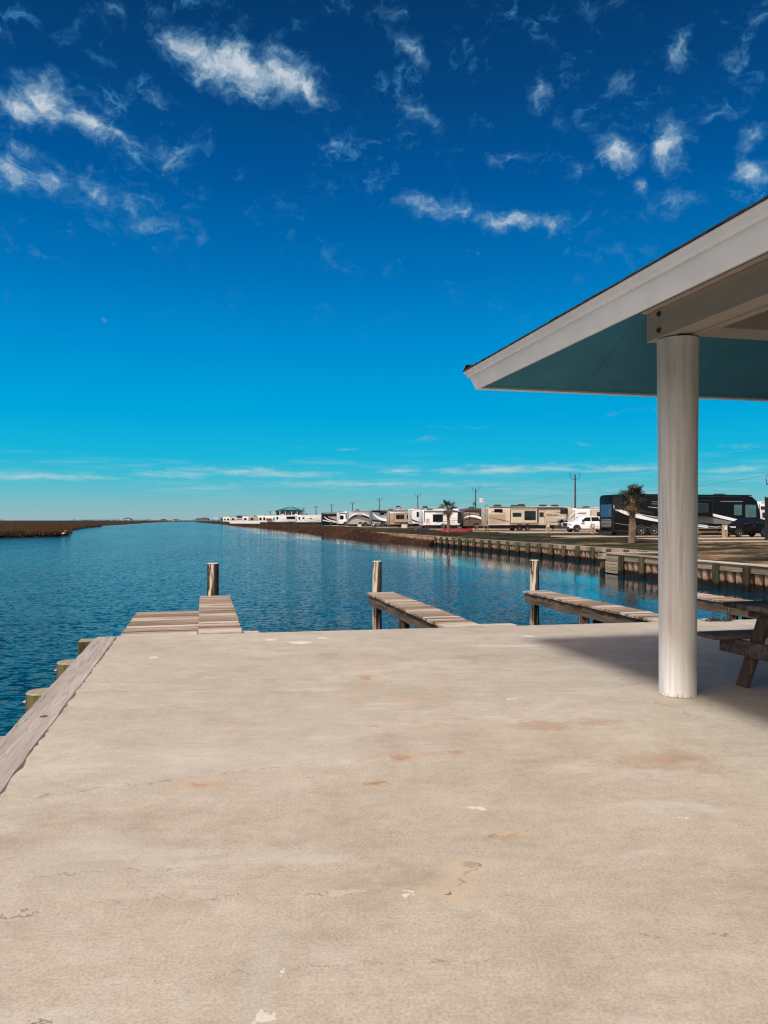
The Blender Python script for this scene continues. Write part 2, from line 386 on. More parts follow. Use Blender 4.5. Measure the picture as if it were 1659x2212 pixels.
    # little pits and paint flecks
    vn = k.node('ShaderNodeTexVoronoi', feature='F1'); k.put(vn.inputs['Vector'], wq); vn.inputs['Scale'].default_value = 3.1
    pit = k.math('MULTIPLY', k.step(vn.outputs['Distance'], .02, .05, 1, 0), k.step(n_mid, .5, .6))
    c = k.mix(k.math('MULTIPLY', pit, .8), c, lin((92,76,64)))
    vn2 = k.node('ShaderNodeTexVoronoi', feature='F1'); k.put(vn2.inputs['Vector'], k.mapping(wq, loc=(3.3,1.7,0))); vn2.inputs['Scale'].default_value = 1.7
    fl = k.math('MULTIPLY', k.step(vn2.outputs['Distance'], .016, .032, 1, 0), k.step(n_mid, .5, .55))
    c = k.mix(fl, c, CHIP)
    k.put(b.inputs['Base Color'], c)
    b.inputs['Roughness'].default_value = .85; b.inputs['Specular IOR Level'].default_value = .3
    h = k.math('ADD', k.math('MULTIPLY', n_fine, .35), k.math('ADD', k.math('MULTIPLY', n_mid, .8), k.math('MULTIPLY', cf, -1.2)))
    bump(k, b, h, .35, .012)
    rnd = random.Random(4)
    pts = []
    t = 11.2
    while t > -8:
        pts.append((-1.15 + rnd.uniform(-.012, .014), t)); t -= rnd.uniform(.05, .16)
    pts.append((-1.15, -8)); pts.append((14.5, -8))
    s = 14.5
    while s > -1.1:
        pts.append((s, 11.15 - (s+1.15)*.043 + rnd.uniform(-.006, .006))); s -= rnd.uniform(.1, .3)
    P = [st(*p) for p in pts]; n = len(P)
    mb = MB()
    mb.add([(x, y, 0) for x, y in P]+[(x, y, -.35) for x, y in P], [tuple(range(n)), tuple(range(2*n-1, n-1, -1))]+[(i, i+n, (i+1) % n+n, (i+1) % n) for i in range(n)])
    struct(mb.build("concrete_deck", m))
build_deck()

M_TIMBER = wood("edge_timber", (lin((116,104,96)), lin((160,150,142)), lin((188,179,171))), 'y', sc=1.0)
M_PILE_S = wood("treated_pile", (lin((46,42,28)), lin((84,80,56)), lin((120,114,84))), 'z', sc=1.0)
M_PILETOP = pm("pile_end_grain", lin((150,142,118)), .9, var=.25, scale=25)
M_PLANK = wood("deck_plank", (lin((92,70,54)), lin((142,122,102)), lin((200,190,178))), 'x', sc=.9)
M_STRINGER = wood("stringer_timber", (lin((52,42,34)), lin((86,74,62)), lin((120,106,92))), 'y', sc=.9)
M_MOOR = wood("weathered_pile", (lin((30,25,20)), lin((58,50,41)), lin((96,84,68))), 'z', sc=.8, streak=lin((200,188,172)),
              stain=[((.02,.03,.018), -1.0, -.35, .55)])
M_BOLT = pm("galvanised_bolt", (.45,.43,.40), .5, metal=.7)

def edge_timber():
    root = thing("edge_timber", "long weathered grey timber beam along the canal edge of the concrete deck", "timber beam", at(-1.3, -3), AX)
    rnd = random.Random(3); mb = MB()
    n = 60; top = []
    for i in range(n+1):
        y = 14.2*i/n
        w0 = -.155 + rnd.uniform(-.006,.006); w1 = .142 + rnd.uniform(-.006,.005)
        e = .0 if i < n else .02
        top.append((w0+e, w1, y))
    vs = []; zt = -.004
    for (a, b_, y) in top:
        vs += [(a, y, -.16), (a, y, zt-.018), (a+.018, y, zt), (b_-.012, y, zt+.001), (b_, y, zt-.014), (b_, y, -.16)]
    fs = []
    for i in range(n):
        for j in range(5): fs.append((i*6+j, i*6+j+1, (i+1)*6+j+1, (i+1)*6+j))
    fs.append(tuple(range(6))); fs.append(tuple(n*6+j for j in range(6))[::-1])
    mb.add(vs, fs); mb.build("beam", M_TIMBER, root)
    # knot and bolt holes
    M_KNOT = pm("knot", lin((108,74,52)), .9, var=.35, scale=40)
    kn = MB(); kn.tube([(0,0,-.02),(0,0,0.0)], [.032,.03], 10)
    kn.build("knot", M_KNOT, root, loc=(.03, 9.75, .001))
edge_timber()

def short_pile(t, label, bolt=True, flat=False):
    s = -1.49
    root = thing("deck_pile", label, "piling", at(s, t, 0), AX, "short pilings standing against the edge timber of the concrete deck")
    rnd = random.Random(int(t*10))
    mb = MB()
    if flat: mb.box(-.135, .12, -.13, .13, -2.2, -.02)
    else: mb.tube([(0,0,-2.2),(0,0,-.8),(0,0,-.035)], [.155,.15,.143], 20, jit=.03, rnd=rnd)
    mb.build("shaft", M_PILE_S, root, smooth=not flat, bevel=.006 if flat else 0)
    if not flat:
        c = MB(); c.tube([(0,0,-.035),(0,0,-.022)], [.143,.137], 20, jit=.03, rnd=random.Random(int(t*10))); c.build("end_grain", M_PILETOP, root)
        b = MB(); b.tube([(-.142,-.02,-.115),(-.166,-.02,-.115)], .011, 8); b.tube([(-.142,-.02,-.115),(-.15,-.02,-.115)], .02, 10); b.build("bolt", M_BOLT, root)
    else:
        c = MB(); c.box(-.128, .115, -.122, .122, -.02, -.012); c.build("end_grain", M_PILETOP, root)
short_pile(7.86, "thick round green-grey pile outside the deck edge timber, nearest whole one to the camera")
short_pile(9.43, "round green-grey pile with a bolt, middle one of three beside the edge timber")
short_pile(11.0, "squared pale timber pile at the far end of the edge timber beside the wooden platform", flat=True)
short_pile(6.15, "pile top just showing at the photo's left border beside the edge timber")

# ------------------------------------------------------------------ wooden platform and finger piers
def planks(mb, x0, x1, y0, y1, z, th=.045, w=.14, rnd=None, over=.012):
    y = y0
    while y < y1-.03:
        ww = min(w*rnd.uniform(.93, 1.07), y1-y)
        dz = rnd.uniform(-.003, .004)
        a = x0 - rnd.uniform(-over, over); b_ = x1 + rnd.uniform(-over, over)
        mb.box(a, b_, y+.004, y+ww-.005, z-th+dz, z+dz); y += ww
def finger(s0, s1, t0, t1, label, z=0.0, supports=(), seed=1, group="narrow finger piers reaching out from the concrete deck"):
    root = thing("finger_pier", label, "pier", at(s0, t0), AX, group)
    rnd = random.Random(seed); W = s1-s0; L = t1-t0
    mb = MB(); planks(mb, 0, W, 0, L, z, rnd=rnd); mb.build("decking", M_PLANK, root, bevel=.004, seg=1)
    for x in (.035, W-.075):
        st_ = MB(); st_.box(x, x+.045, -.1, L-.03, z-.25, z-.048); st_.build("stringer", M_STRINGER, root)
    eb = MB(); eb.box(.082, W-.077, L-.08, L-.035, z-.25, z-.05); eb.build("end_beam", M_STRINGER, root)
    for ty in supports:
        for x in (.12, W-.15):
            p = MB(); p.tube([(x, ty-t0, -2.5), (x, ty-t0, z-.05)], [.105,.1], 14, jit=.03, rnd=rnd); p.build("support_post", M_MOOR, root, smooth=True)
    return root
G1 = thing("wooden_platform", "low square plank platform between the concrete deck and the open water", "platform", at(-1.15, 11.2), AX)
rn = random.Random(9); mb = MB(); planks(mb, 0, 1.07, 0, 3.2, -.035, rnd=rn); mb.build("decking", M_PLANK, G1, bevel=.004, seg=1)
for x in (.03, .5, 1.0):
    q = MB(); q.box(x, x+.045, 0, 3.17, -.29, -.084); q.build("stringer", M_STRINGER, G1)
for x, y in ((.12, 3.0), (.95, 3.0), (.12, .6)):
    q = MB(); q.tube([(x, y, -2.5), (x, y, -.09)], .1, 14, jit=.03, rnd=rn); q.build("support_post", M_MOOR, G1, smooth=True)
finger(-.07, .55, 11.17, 16.72, "narrow plank pier joined to the right side of the square platform", z=.0, supports=(13.9,), seed=2)
finger(3.53, 4.14, 10.98, 16.7, "narrow plank pier jutting over open water in the middle of the photo", supports=(13.9,), seed=3)
finger(7.05, 7.62, 10.82, 16.25, "narrow plank pier running behind the white column", supports=(13.6,), seed=4)
finger(10.05, 10.66, 10.69, 15.55, "narrow plank pier seen above the picnic bench, right of the column", supports=(13.2,), seed=5)
def ledge(s0, s1, t0, t1, label):
    root = thing("ledge_board", label, "board", at(s0, t0), AX, "short boards on the deck edge beside a finger pier")
    mb = MB(); planks(mb, 0, s1-s0, 0, t1-t0, -.02, rnd=random.Random(int(s0*7))); mb.build("decking", M_PLANK, root, bevel=.004, seg=1)
    q = MB(); q.box(.0, s1-s0-.05, t1-t0-.06, t1-t0-.01, -.25, -.07); q.build("beam", M_STRINGER, root)
ledge(.57, .78, 11.13, 11.45, "small board end beside the leftmost plank pier, at the deck's far edge")
ledge(4.16, 4.72, 11.0, 11.36, "short grey board on the deck's far edge beside the middle plank pier")
ledge(7.64, 8.1, 10.84, 11.15, "short grey board on the deck's far edge behind the column")

def mooring(s, t, top, r, label, seed):
    root = thing("mooring_pile", label, "piling", at(s, t), AX, "tall mooring pilings at the ends of the finger piers")
    rnd = random.Random(seed); n = 22
    mb = MB(); zs = [-2.6, -1.2, -.5, 0, top*.5, top*.85, top]
    mb.tube([(rnd.uniform(-.004,.004), 0, z) for z in zs], [r*1.04, r*1.03, r*1.01, r, r*.99, r*.985, r*.97], n, jit=.045, rnd=rnd)
    mb.build("shaft", M_MOOR, root, smooth=True)
    c = MB(); c.tube([(0,0,top), (0,0,top+.012)], [r*.97, r*.88], n, jit=.05, rnd=rnd); c.build("end_grain", M_PILETOP2, root)
M_PILETOP2 = pm("bleached_end_grain", lin((196,186,172)), .9, var=.2, scale=25)
mooring(.2, 16.92, .67, .125, "weathered round mooring pile at the end of the leftmost plank pier", 1)
mooring(3.80, 16.86, .675, .105, "weathered round mooring pile at the end of the middle plank pier", 2)
mooring(7.40, 16.40, .68, .108, "weathered round mooring pile at the end of the pier that passes behind the column", 3)
mooring(10.3, 15.75, .68, .105, "weathered mooring pile hidden behind the white column at the rightmost pier", 4)

# ------------------------------------------------------------------ land
def shore_s(t):
    P = [(77.3,22.6),(92,22.0),(104,21.0),(112,20.4),(160,20.4),(180,20.8),(350,17),(765,0),(1600,-20)]
    if t <= 77.3: return 23.75
    for (a, b), (c, d) in zip(P, P[1:]):
        if t <= c: return b+(d-b)*(t-a)/(c-a)
    return P[-1][1]
def bank_mat():
    m, k, b = new_mat("winter_grass")
    tc = k.node('ShaderNodeTexCoord').outputs['Object']
    z = k.sep(k.node('ShaderNodeNewGeometry').outputs['Position'])[2]
    n1 = k.noise(k.mapping(tc, sc=(.6, 1, 1)), .30, 7, .62, .4)
    n2 = k.noise(k.mapping(tc, sc=(.7, 1, 1)), 1.5, 5, .7)
    n3 = k.noise(tc, 9, 4, .7)
    f = k.math('ADD', k.math('MULTIPLY', n1, .62), k.math('MULTIPLY', n2, .38))
    s_, t_, zz = k.sep(tc)
    near = k.step(t_, 25, 60, .05, -.03)      # barer soil close to the near seawall, greener further along
    f = k.math('ADD', f, near)
    c = k.ramp(f, [(.40, lin((24,28,15))), (.48, lin((44,46,26))), (.53, lin((78,68,42))), (.57, lin((132,104,78))), (.66, lin((170,142,114)))])
    c = k.mix(.7, c, k.ramp(n3, [(.3, .6), (.7, 1.3)]), 'MULTIPLY')
    c = k.mix(k.step(z, -.7, -.15, .9, 0), c, lin((44,31,23)))
    k.put(b.inputs['Base Color'], c); b.inputs['Roughness'].default_value = .95; b.inputs['Specular IOR Level'].default_value = .15
    bump(k, b, n3, .6, .08)
    return m
M_LAWN = bank_mat()
def build_land():
    offs = [0, 1.5, 4, 10, 30, 80, 300, 4000]
    ts = [34.6, 45, 60, 77.2, 77.4, 92, 104, 112, 130, 160, 180, 250, 350, 500, 765, 1100, 1600]
    mb = MB(); vs = []
    for t in ts:
        s0 = shore_s(t); bulk = t <= 77.3
        for o in offs:
            z = ({0:-.07, 1.5:-.06, 4:-.03}.get(o, .1) if bulk else {0:-1.25, 1.5:-.62, 4:-.1}.get(o, .1))
            vs.append((s0+o+(.22 if bulk else 0), t, z))
    n = len(offs); fs = [(i*n+j, i*n+j+1, (i+1)*n+j+1, (i+1)*n+j) for i in range(len(ts)-1) for j in range(n-1)]
    o0 = len(vs)
    near_t = [-60, -20, 0, 20, 34.6]
    for t in near_t:
        for s in (19.72, 22, 24, 33.85, 53.85, 103.85, 323.85, 4023.85):
            vs.append((s, t, {19.72:-.07, 22:-.05, 24:-.03}.get(s, .1)))
    fs += [(o0+i*8+j, o0+i*8+j+1, o0+(i+1)*8+j+1, o0+(i+1)*8+j) for i in range(len(near_t)-1) for j in range(7)]
    mb.add(vs, fs); o = mb.build("lawn", M_LAWN, rz=AX, recalc=False); struct(o)
build_land()
M_PAD = pm("pale_concrete", lin((188,168,146)), .9, var=.12, scale=1.5)
M_ROAD = pm("gravel_road", lin((160,142,122)), .95, var=.2, scale=3)
def pad(s0, s1, t0, t1, top=.15, i=0):
    mb = MB(); mb.box(0, s1-s0, 0, t1-t0, -.05, top); struct(mb.build("camping_pad", M_PAD, loc=at(s0, t0), rz=AX))
road = MB(); road.box(0, 7, -60, 900, -.05, .115); struct(road.build("road", M_ROAD, loc=at(54, 20), rz=AX))
pad(32.0, 53.9, 62.6, 67.2); pad(33.5, 53.9, 46.0, 47.6); pad(34.5, 53.9, 53.0, 56.5); pad(35, 53.9, 83, 88); pad(35, 53.9, 94.6, 99); pad(35, 53.9, 110, 114); pad(35, 53.9, 121.5, 126)
for i, t in enumerate((148, 165.5, 184, 203, 217)): pad(34, 53.9, t, t+4)
# worn sandy track across the lawn
tr = MB(); tr.add([(26.5,72,.012),(31,74,.055),(33,90,.102),(27,92,.02)], [(0,1,2,3)])

# ------------------------------------------------------------------ marsh on the far bank
MARSH = [(-400,113.0),(-56.8,113.6),(-51.5,123),(-54.7,135),(-81,201),(-101,262),(-117,320),(-138,411),(-177,568),(-277,960),(-405,1540)]
def marsh_mat():
    m, k, b = new_mat("marsh_ground")
    pos = k.node('ShaderNodeNewGeometry').outputs['Position']
    n = k.noise(k.mapping(pos, sc=(.3,.08,1)), .8, 6, .7)
    c = k.ramp(n, [(.35, lin((34,27,21))), (.5, lin((54,42,32))), (.65, lin((82,64,48)))])
    z = k.sep(pos)[2]
    c = k.mix(k.step(z, -1.02, -.82, 1, 0), c, lin((186,166,142)))
    k.put(b.inputs['Base Color'], c); b.inputs['Roughness'].default_value = .95; b.inputs['Specular IOR Level'].default_value = .1
    bump(k, b, n, .8, .3)
    return m
M_MARSH = marsh_mat()
def build_marsh():
    mb = MB(); P = MARSH; n = len(P)
    far = [(-5000, 1540), (-5000, 113)]
    inner = []
    for (x, y) in P: inner.append((x-1.5-abs(y)*.012 if y > 114 else x-2, y+ (4.5 if y < 114 else 3)))
    vs = [(x, y, -1.15) for x, y in P]+[(x, y, -.5) for x, y in inner]
    fs = [(i, i+1, n+i+1, n+i) for i in range(n-1)]
    o = len(vs); vs += [(far[0][0], far[0][1]+3, -.5), (far[1][0], 117, -.5), (far[1][0], 113, -1.15)]
    fs.append(tuple(range(n, 2*n))+(o, o+1)); fs.append((0, n, o+1, o+2))
    mb.add(vs, fs); ob = mb.build("marsh", M_MARSH); struct(ob)
    # far shore closing the canal, with ground to the horizon
    fm = MB(); fm.box(-9000, 9000, 1538, 9000, -2, -.3); struct(fm.build("far_shore", M_MARSH))
build_marsh()
def reed_mat(name, a, b_, c_):
    m, k, b = new_mat(name)
    g = k.node('ShaderNodeNewGeometry')
    pos = g.outputs['Position']
    n = k.noise(k.mapping(pos, sc=(.25,.12,.4)), .8, 5, .7)
    f = k.math('ADD', k.math('MULTIPLY', g.outputs['Random Per Island'], .4), k.math('MULTIPLY', n, .7))
    c = k.ramp(f, [(.3, a), (.55, b_), (.8, c_)])
    k.put(b.inputs['Base Color'], c); b.inputs['Roughness'].default_value = .9; b.inputs['Specular IOR Level'].default_value = .1
    return m
M_REED = reed_mat("dry_reed", lin((34,26,20)), lin((60,45,34)), lin((104,84,62)))
M_REED2 = reed_mat("bank_reed", lin((40,27,21)), lin((66,46,36)), lin((104,80,62)))
def tufts(name, sampler, n, h0, h1, mat, label, cat, seed, w=.06):
    rnd = random.Random(seed); mb = MB()
    for _ in range(n):
        X, Y, z, sc = sampler(rnd)
        H = rnd.uniform(h0, h1)*sc
        for b in range(4):
            a = rnd.uniform(0, 6.28); l = rnd.uniform(.05, .4)*H; ww = w*rnd.uniform(.6, 1.5)*max(1, Y/150)
            bx = X+rnd.uniform(-.3,.3); by = Y+rnd.uniform(-.3,.3)
            dx = math.cos(a); dy = math.sin(a)
            hh = H*rnd.uniform(.6, 1)
            mb.add([(bx-ww, by, z-.2), (bx+ww, by, z-.2), (bx+dx*l, by+dy*l, z+hh)], [(0,1,2)])
    o = mb.build(name, mat, recalc=False); stuff(o, label, cat); return o
def along(P, rnd, w0, w1):
    while True:
        i = rnd.randrange(len(P)-1); (a, b), (c, d) = P[i], P[i+1]
        f = rnd.random(); X = a+(c-a)*f; Y = b+(d-b)*f
        L = math.hypot(c-a, d-b); nx, ny = -(d-b)/L, (c-a)/L
        o = rnd.uniform(w0, w1); return X+nx*o, Y+ny*o
def s_marsh(rnd):
    P = [(-90,114)]+MARSH[1:7]
    X, Y = along(P, rnd, .6, 1.8+rnd.random()**2*14)
    return X, Y, -.75 if rnd.random() < .3 else -.5, 1.0
tufts("marsh_reeds", s_marsh, 9000, .35, .85, M_REED, "dark brown marsh grass covering the bank across the water", "marsh grass", 21)
def s_marsh2(rnd):
    Y = 118+ (rnd.random()**1.6)*420; X = -60-(Y-118)*.32 - rnd.random()*(Y*.45)
    return X, Y, -.5, .8
tufts("marsh_grass", s_marsh2, 7000, .2, .5, M_REED, "low brown grass spread over the marsh behind its bank", "marsh grass", 22, .09)
def s_bank(rnd):
    t = 77.8+(rnd.random()**1.8)*420
    o = rnd.uniform(.5, 4.2); X, Y = st(shore_s(t)+o, t)
    return X, Y, -1.25+min(o, 4)*.28, 1.0
tufts("bank_reeds", s_bank, 12000, .25, .6, M_REED2, "reddish brown reeds along the water below the motorhome lawn", "reeds", 23, .05)
def s_lawn(rnd):
    t = rnd.uniform(5, 130); s0 = 19.9 if t < 34.6 else shore_s(t)+4*(t > 77)+.3
    s = s0+rnd.random()**1.3*14; X, Y = st(s, t)
    off = s-(shore_s(t) if t > 34.6 else 19.6); z = -.07+.17*min(1, max(0, off-3)/8)
    return X, Y, z+.02, 1.0
M_GRASS = reed_mat("lawn_grass", lin((34,36,20)), lin((58,56,34)), lin((104,88,60)))
tufts("lawn_grass", s_lawn, 2500, .0, .03, M_GRASS, "tufts of green and straw coloured grass on the lawn above the seawall", "grass", 24, .03)

def treeline(name, segs, label, seed):
    rnd = random.Random(seed); mb = MB()
    for (X0, X1, Y, h, n) in segs:
        for i in range(n):
            X = rnd.uniform(X0, X1); hh = h*rnd.uniform(.4, 1); w = hh*rnd.uniform(.8, 2.0)
            # small faceted leaf clumps piled up into a bush
            for c in range(14):
                cx = X+rnd.gauss(0, w*.5); cz = -.5+rnd.random()*hh*(1-min(1, abs(cx-X)/(w*1.6))); cy = Y+rnd.uniform(-4, 4); r = hh*rnd.uniform(.12,.3)
                v = [(cx+rnd.uniform(-r,r)*1.4, cy+rnd.uniform(-r,r), cz+rnd.uniform(-r*.2,r)) for _ in range(4)]
                mb.add(v, [(0,1,2),(0,2,3),(1,2,3)])
    o = mb.build(name, M_FAR, recalc=False); stuff(o, label, "trees")
M_FAR = reed_mat("far_foliage", lin((52,64,62)), lin((74,84,76)), lin((104,108,96)))
treeline("far_trees", [(-560,-470,1000,4,22),(-400,-300,980,4.5,50),(-300,-130,1100,2.6,60),(-600,-200,1450,4,90),(-200,420,1560,3.4,90),(-800,-540,1000,2.2,40)], "thin line of scrub and low trees on the horizon across the water", 31)

# ------------------------------------------------------------------ seawalls
M_SHEET = None
def sheet_mat():
    m, k, b = new_mat("vinyl_sheet")
    pos = k.node('ShaderNodeNewGeometry').outputs['Position']
    z = k.sep(pos)[2]
    n = k.noise(k.mapping(pos, sc=(3,3,.4)), 3, 5, .65)
    c = k.ramp(n, [(.3, lin((138,116,98))), (.5, lin((172,149,127))), (.7, lin((196,175,152)))])
    zz = k.math('ADD', z, k.math('MULTIPLY_ADD', n, .35, -.17))
    c = k.mix(k.step(zz, -.74, -.48, .65, 0), c, lin((144,88,54)))
    c = k.mix(k.step(zz, -.76, -.66, 1, 0), c, lin((14,11,9)))
    k.put(b.inputs['Base Color'], c); b.inputs['Roughness'].default_value = .8
    return m
M_SHEET = sheet_mat()
M_WALE = wood("wale_board", (lin((96,86,70)), lin((146,134,114)), lin((182,170,150))), 'y', sc=.8, bmp=.3)
M_WPILE = wood("seawall_pile", (lin((34,30,22)), lin((62,56,44)), lin((92,84,66))), 'z', sc=.8, streak=lin((58,66,42)),
               stain=[(lin((14,12,9)), -.82, -.66, .97)])
M_CAP = wood("cap_board", (lin((120,108,92)), lin((170,158,140)), lin((206,198,184))), 'y', sc=.8, bmp=.3)
def sheet_bm(L, y0=0, x=0, z0=-1.7, z1=-.08, per=.50, d=.30):
    mb = MB(); pr = []; y = y0
    while y < L:
        pr += [(x+.19, y), (x+.19, y+per*.42), (x+.19-d, y+per*.5), (x+.19-d, y+per*.92)]; y += per
    vs = [(a, b, z0) for a, b in pr]+[(a, b, z1) for a, b in pr]; n = len(pr)
    mb.add(vs, [(i, i+1, n+i+1, n+i) for i in range(n-1)]); return mb
def seawall(name, label, s, t0, t1, sp, wh, r, cap=False, piles=True, seed=1, ztop=-.05, first=0.0):
    root = thing(name, label, "seawall", at(s, t0), AX)
    L = t1-t0; rnd = random.Random(seed)
    sheet_bm(L).build("sheet_panels", M_SHEET, root, recalc=False)
    if piles:
        w = MB(); y = first
        while y < L-.05:
            e = min(y+sp, L); w.box(-.185, -.12, y+.006, e-.006, ztop-wh, ztop-rnd.uniform(.0,.008)); y = e
        w.build("wale_boards", M_WALE, root)
        y = first if first else sp/2
        while y < L+.01:
            p = MB(); rr = r*rnd.uniform(.92, 1.08); p.tube([(-.2-r*.75, y+rnd.uniform(-.05,.05), -2.2), (-.2-r*.75, y, -.5), (-.19-r*.75, y, ztop-rnd.uniform(.0,.05))], [rr*1.05, rr, rr*.97], 12, jit=.05, rnd=rnd)
            p.build("pile", M_WPILE, root, smooth=True); y += sp
    if cap:
        c = MB(); y = 0
        while y < L: e = min(y+3.4, L); c.box(-.24, .24, y+.004, e-.004, ztop+.003, ztop+.045); y = e
        c.build("cap_board", M_CAP, root)
    else:
        c = MB(); y = 0
        while y < L: e = min(y+4, L); c.box(-.118, .24, y+.004, e-.004, ztop-.10, ztop-.01); y = e
        c.build("cap_board", M_WALE, root)
    return root
seawall("seawall", "long seawall of rusty sheet panels and round piles below the motorhome lawn", 23.75, 34.6, 77.3, 1.95, .27, .15, seed=5)
NW = seawall("seawall", "nearer stepped-out seawall with a pale cap seen either side of the column", 19.5, 4.0, 34.5, 1.72, .27, .135, cap=True, seed=6, first=1.26)
seawall("seawall", "far low sheet wall without piles standing behind brown reeds", 24.05, 77.5, 118, 2, .27, .14, piles=False, seed=7)
# the step of the near wall
rw = MB(); rw.box(.05, 4.2, 30.42, 30.5, -1.6, -.06); rw.build("return_panel", M_WALE, NW)
rw = MB(); rw.box(-.05, 4.25, 30.38, 30.62, -.045, .01); rw.build("return_cap", M_CAP, NW)
rw = MB()
for i in range(6): rw.box(-.23, -.19, 28.9, 30.5, -.95+i*.14, -.95+i*.14+.12)
rw.build("lagging_boards", M_WALE, NW)
rw = MB(); rw.box(-.5, -.16, 30.3, 30.62, -.30, -.03); rw.build("corner_block", M_WALE, NW)

# ------------------------------------------------------------------ pavilion
M_WHITE = pm("painted_trim", lin((224,227,229)), .7, var=.05, scale=3, sc=(1,1,1), bmp=0)
def trim_mat():
    m, k, b = new_mat("woodgrain_fascia")
    tc = k.node('ShaderNodeTexCoord').outputs['Object']
    n = k.noise(k.mapping(tc, sc=(14, 1.2, 14)), 3, 5, .7)
    n2 = k.noise(tc, 2.5, 3, .5)
    c = k.mix(k.step(n2, .3, .7), lin((222,226,228)), lin((234,237,239)))
    k.put(b.inputs['Base Color'], c); b.inputs['Roughness'].default_value = .65
    bump(k, b, n, .55, .006); return m
M_FASCIA = trim_mat()
M_TEAL = pm("teal_soffit", lin((56,128,152)), .8, var=.10, scale=3)
M_INNER = pm("dark_ceiling", lin((96,86,84)), .85, var=.1, scale=3)
def shingle_mat():
    m, k, b = new_mat("asphalt_shingle")
    tc = k.node('ShaderNodeTexCoord').outputs['Object']
    n = k.noise(tc, 30, 4, .7); c = k.ramp(n, [(.3, (.012,.012,.014)), (.7, (.05,.05,.055))])
    k.put(b.inputs['Base Color'], c); b.inputs['Roughness'].default_value = .95; bump(k, b, n, .5, .01); return m
M_SHINGLE = shingle_mat()
def column_mat():
    m, k, b = new_mat("painted_timber_column")
    tc = k.node('ShaderNodeTexCoord').outputs['Object']
    n = k.noise(k.mapping(tc, sc=(9, 9, .35)), 2.2, 6, .62, .5)
    n2 = k.noise(k.mapping(tc, sc=(30, 30, .6)), 1.6, 4, .6)
    n3 = k.noise(k.mapping(tc, sc=(2, 2, .5)), 1.2, 4, .5)
    c = k.ramp(n, [(.32, lin((200,194,188))), (.5, lin((220,219,217))), (.64, lin((228,229,230)))])
    c = k.mix(k.math('MULTIPLY', k.step(n3, .50, .68), .28), c, lin((190,174,162)))
    z = k.sep(tc)[2]
    f = k.math('MULTIPLY', k.step(z, .0, .05, .7, 0), k.step(n2, .52, .60))
    c = k.mix(f, c, lin((92,82,74)))
    k.put(b.inputs['Base Color'], c); b.inputs['Roughness'].default_value = .6
    h = k.math('ADD', n, k.math('MULTIPLY', n2, .5))
    bump(k, b, h, .4, .014); return m
M_COL = column_mat()
PAV = thing("pavilion", "open pavilion with a white timber column, white fascia and teal soffit on the concrete deck", "pavilion", at(4.22, 6.27), AX)
def P_(s, t): return (s-4.22, t-6.27)
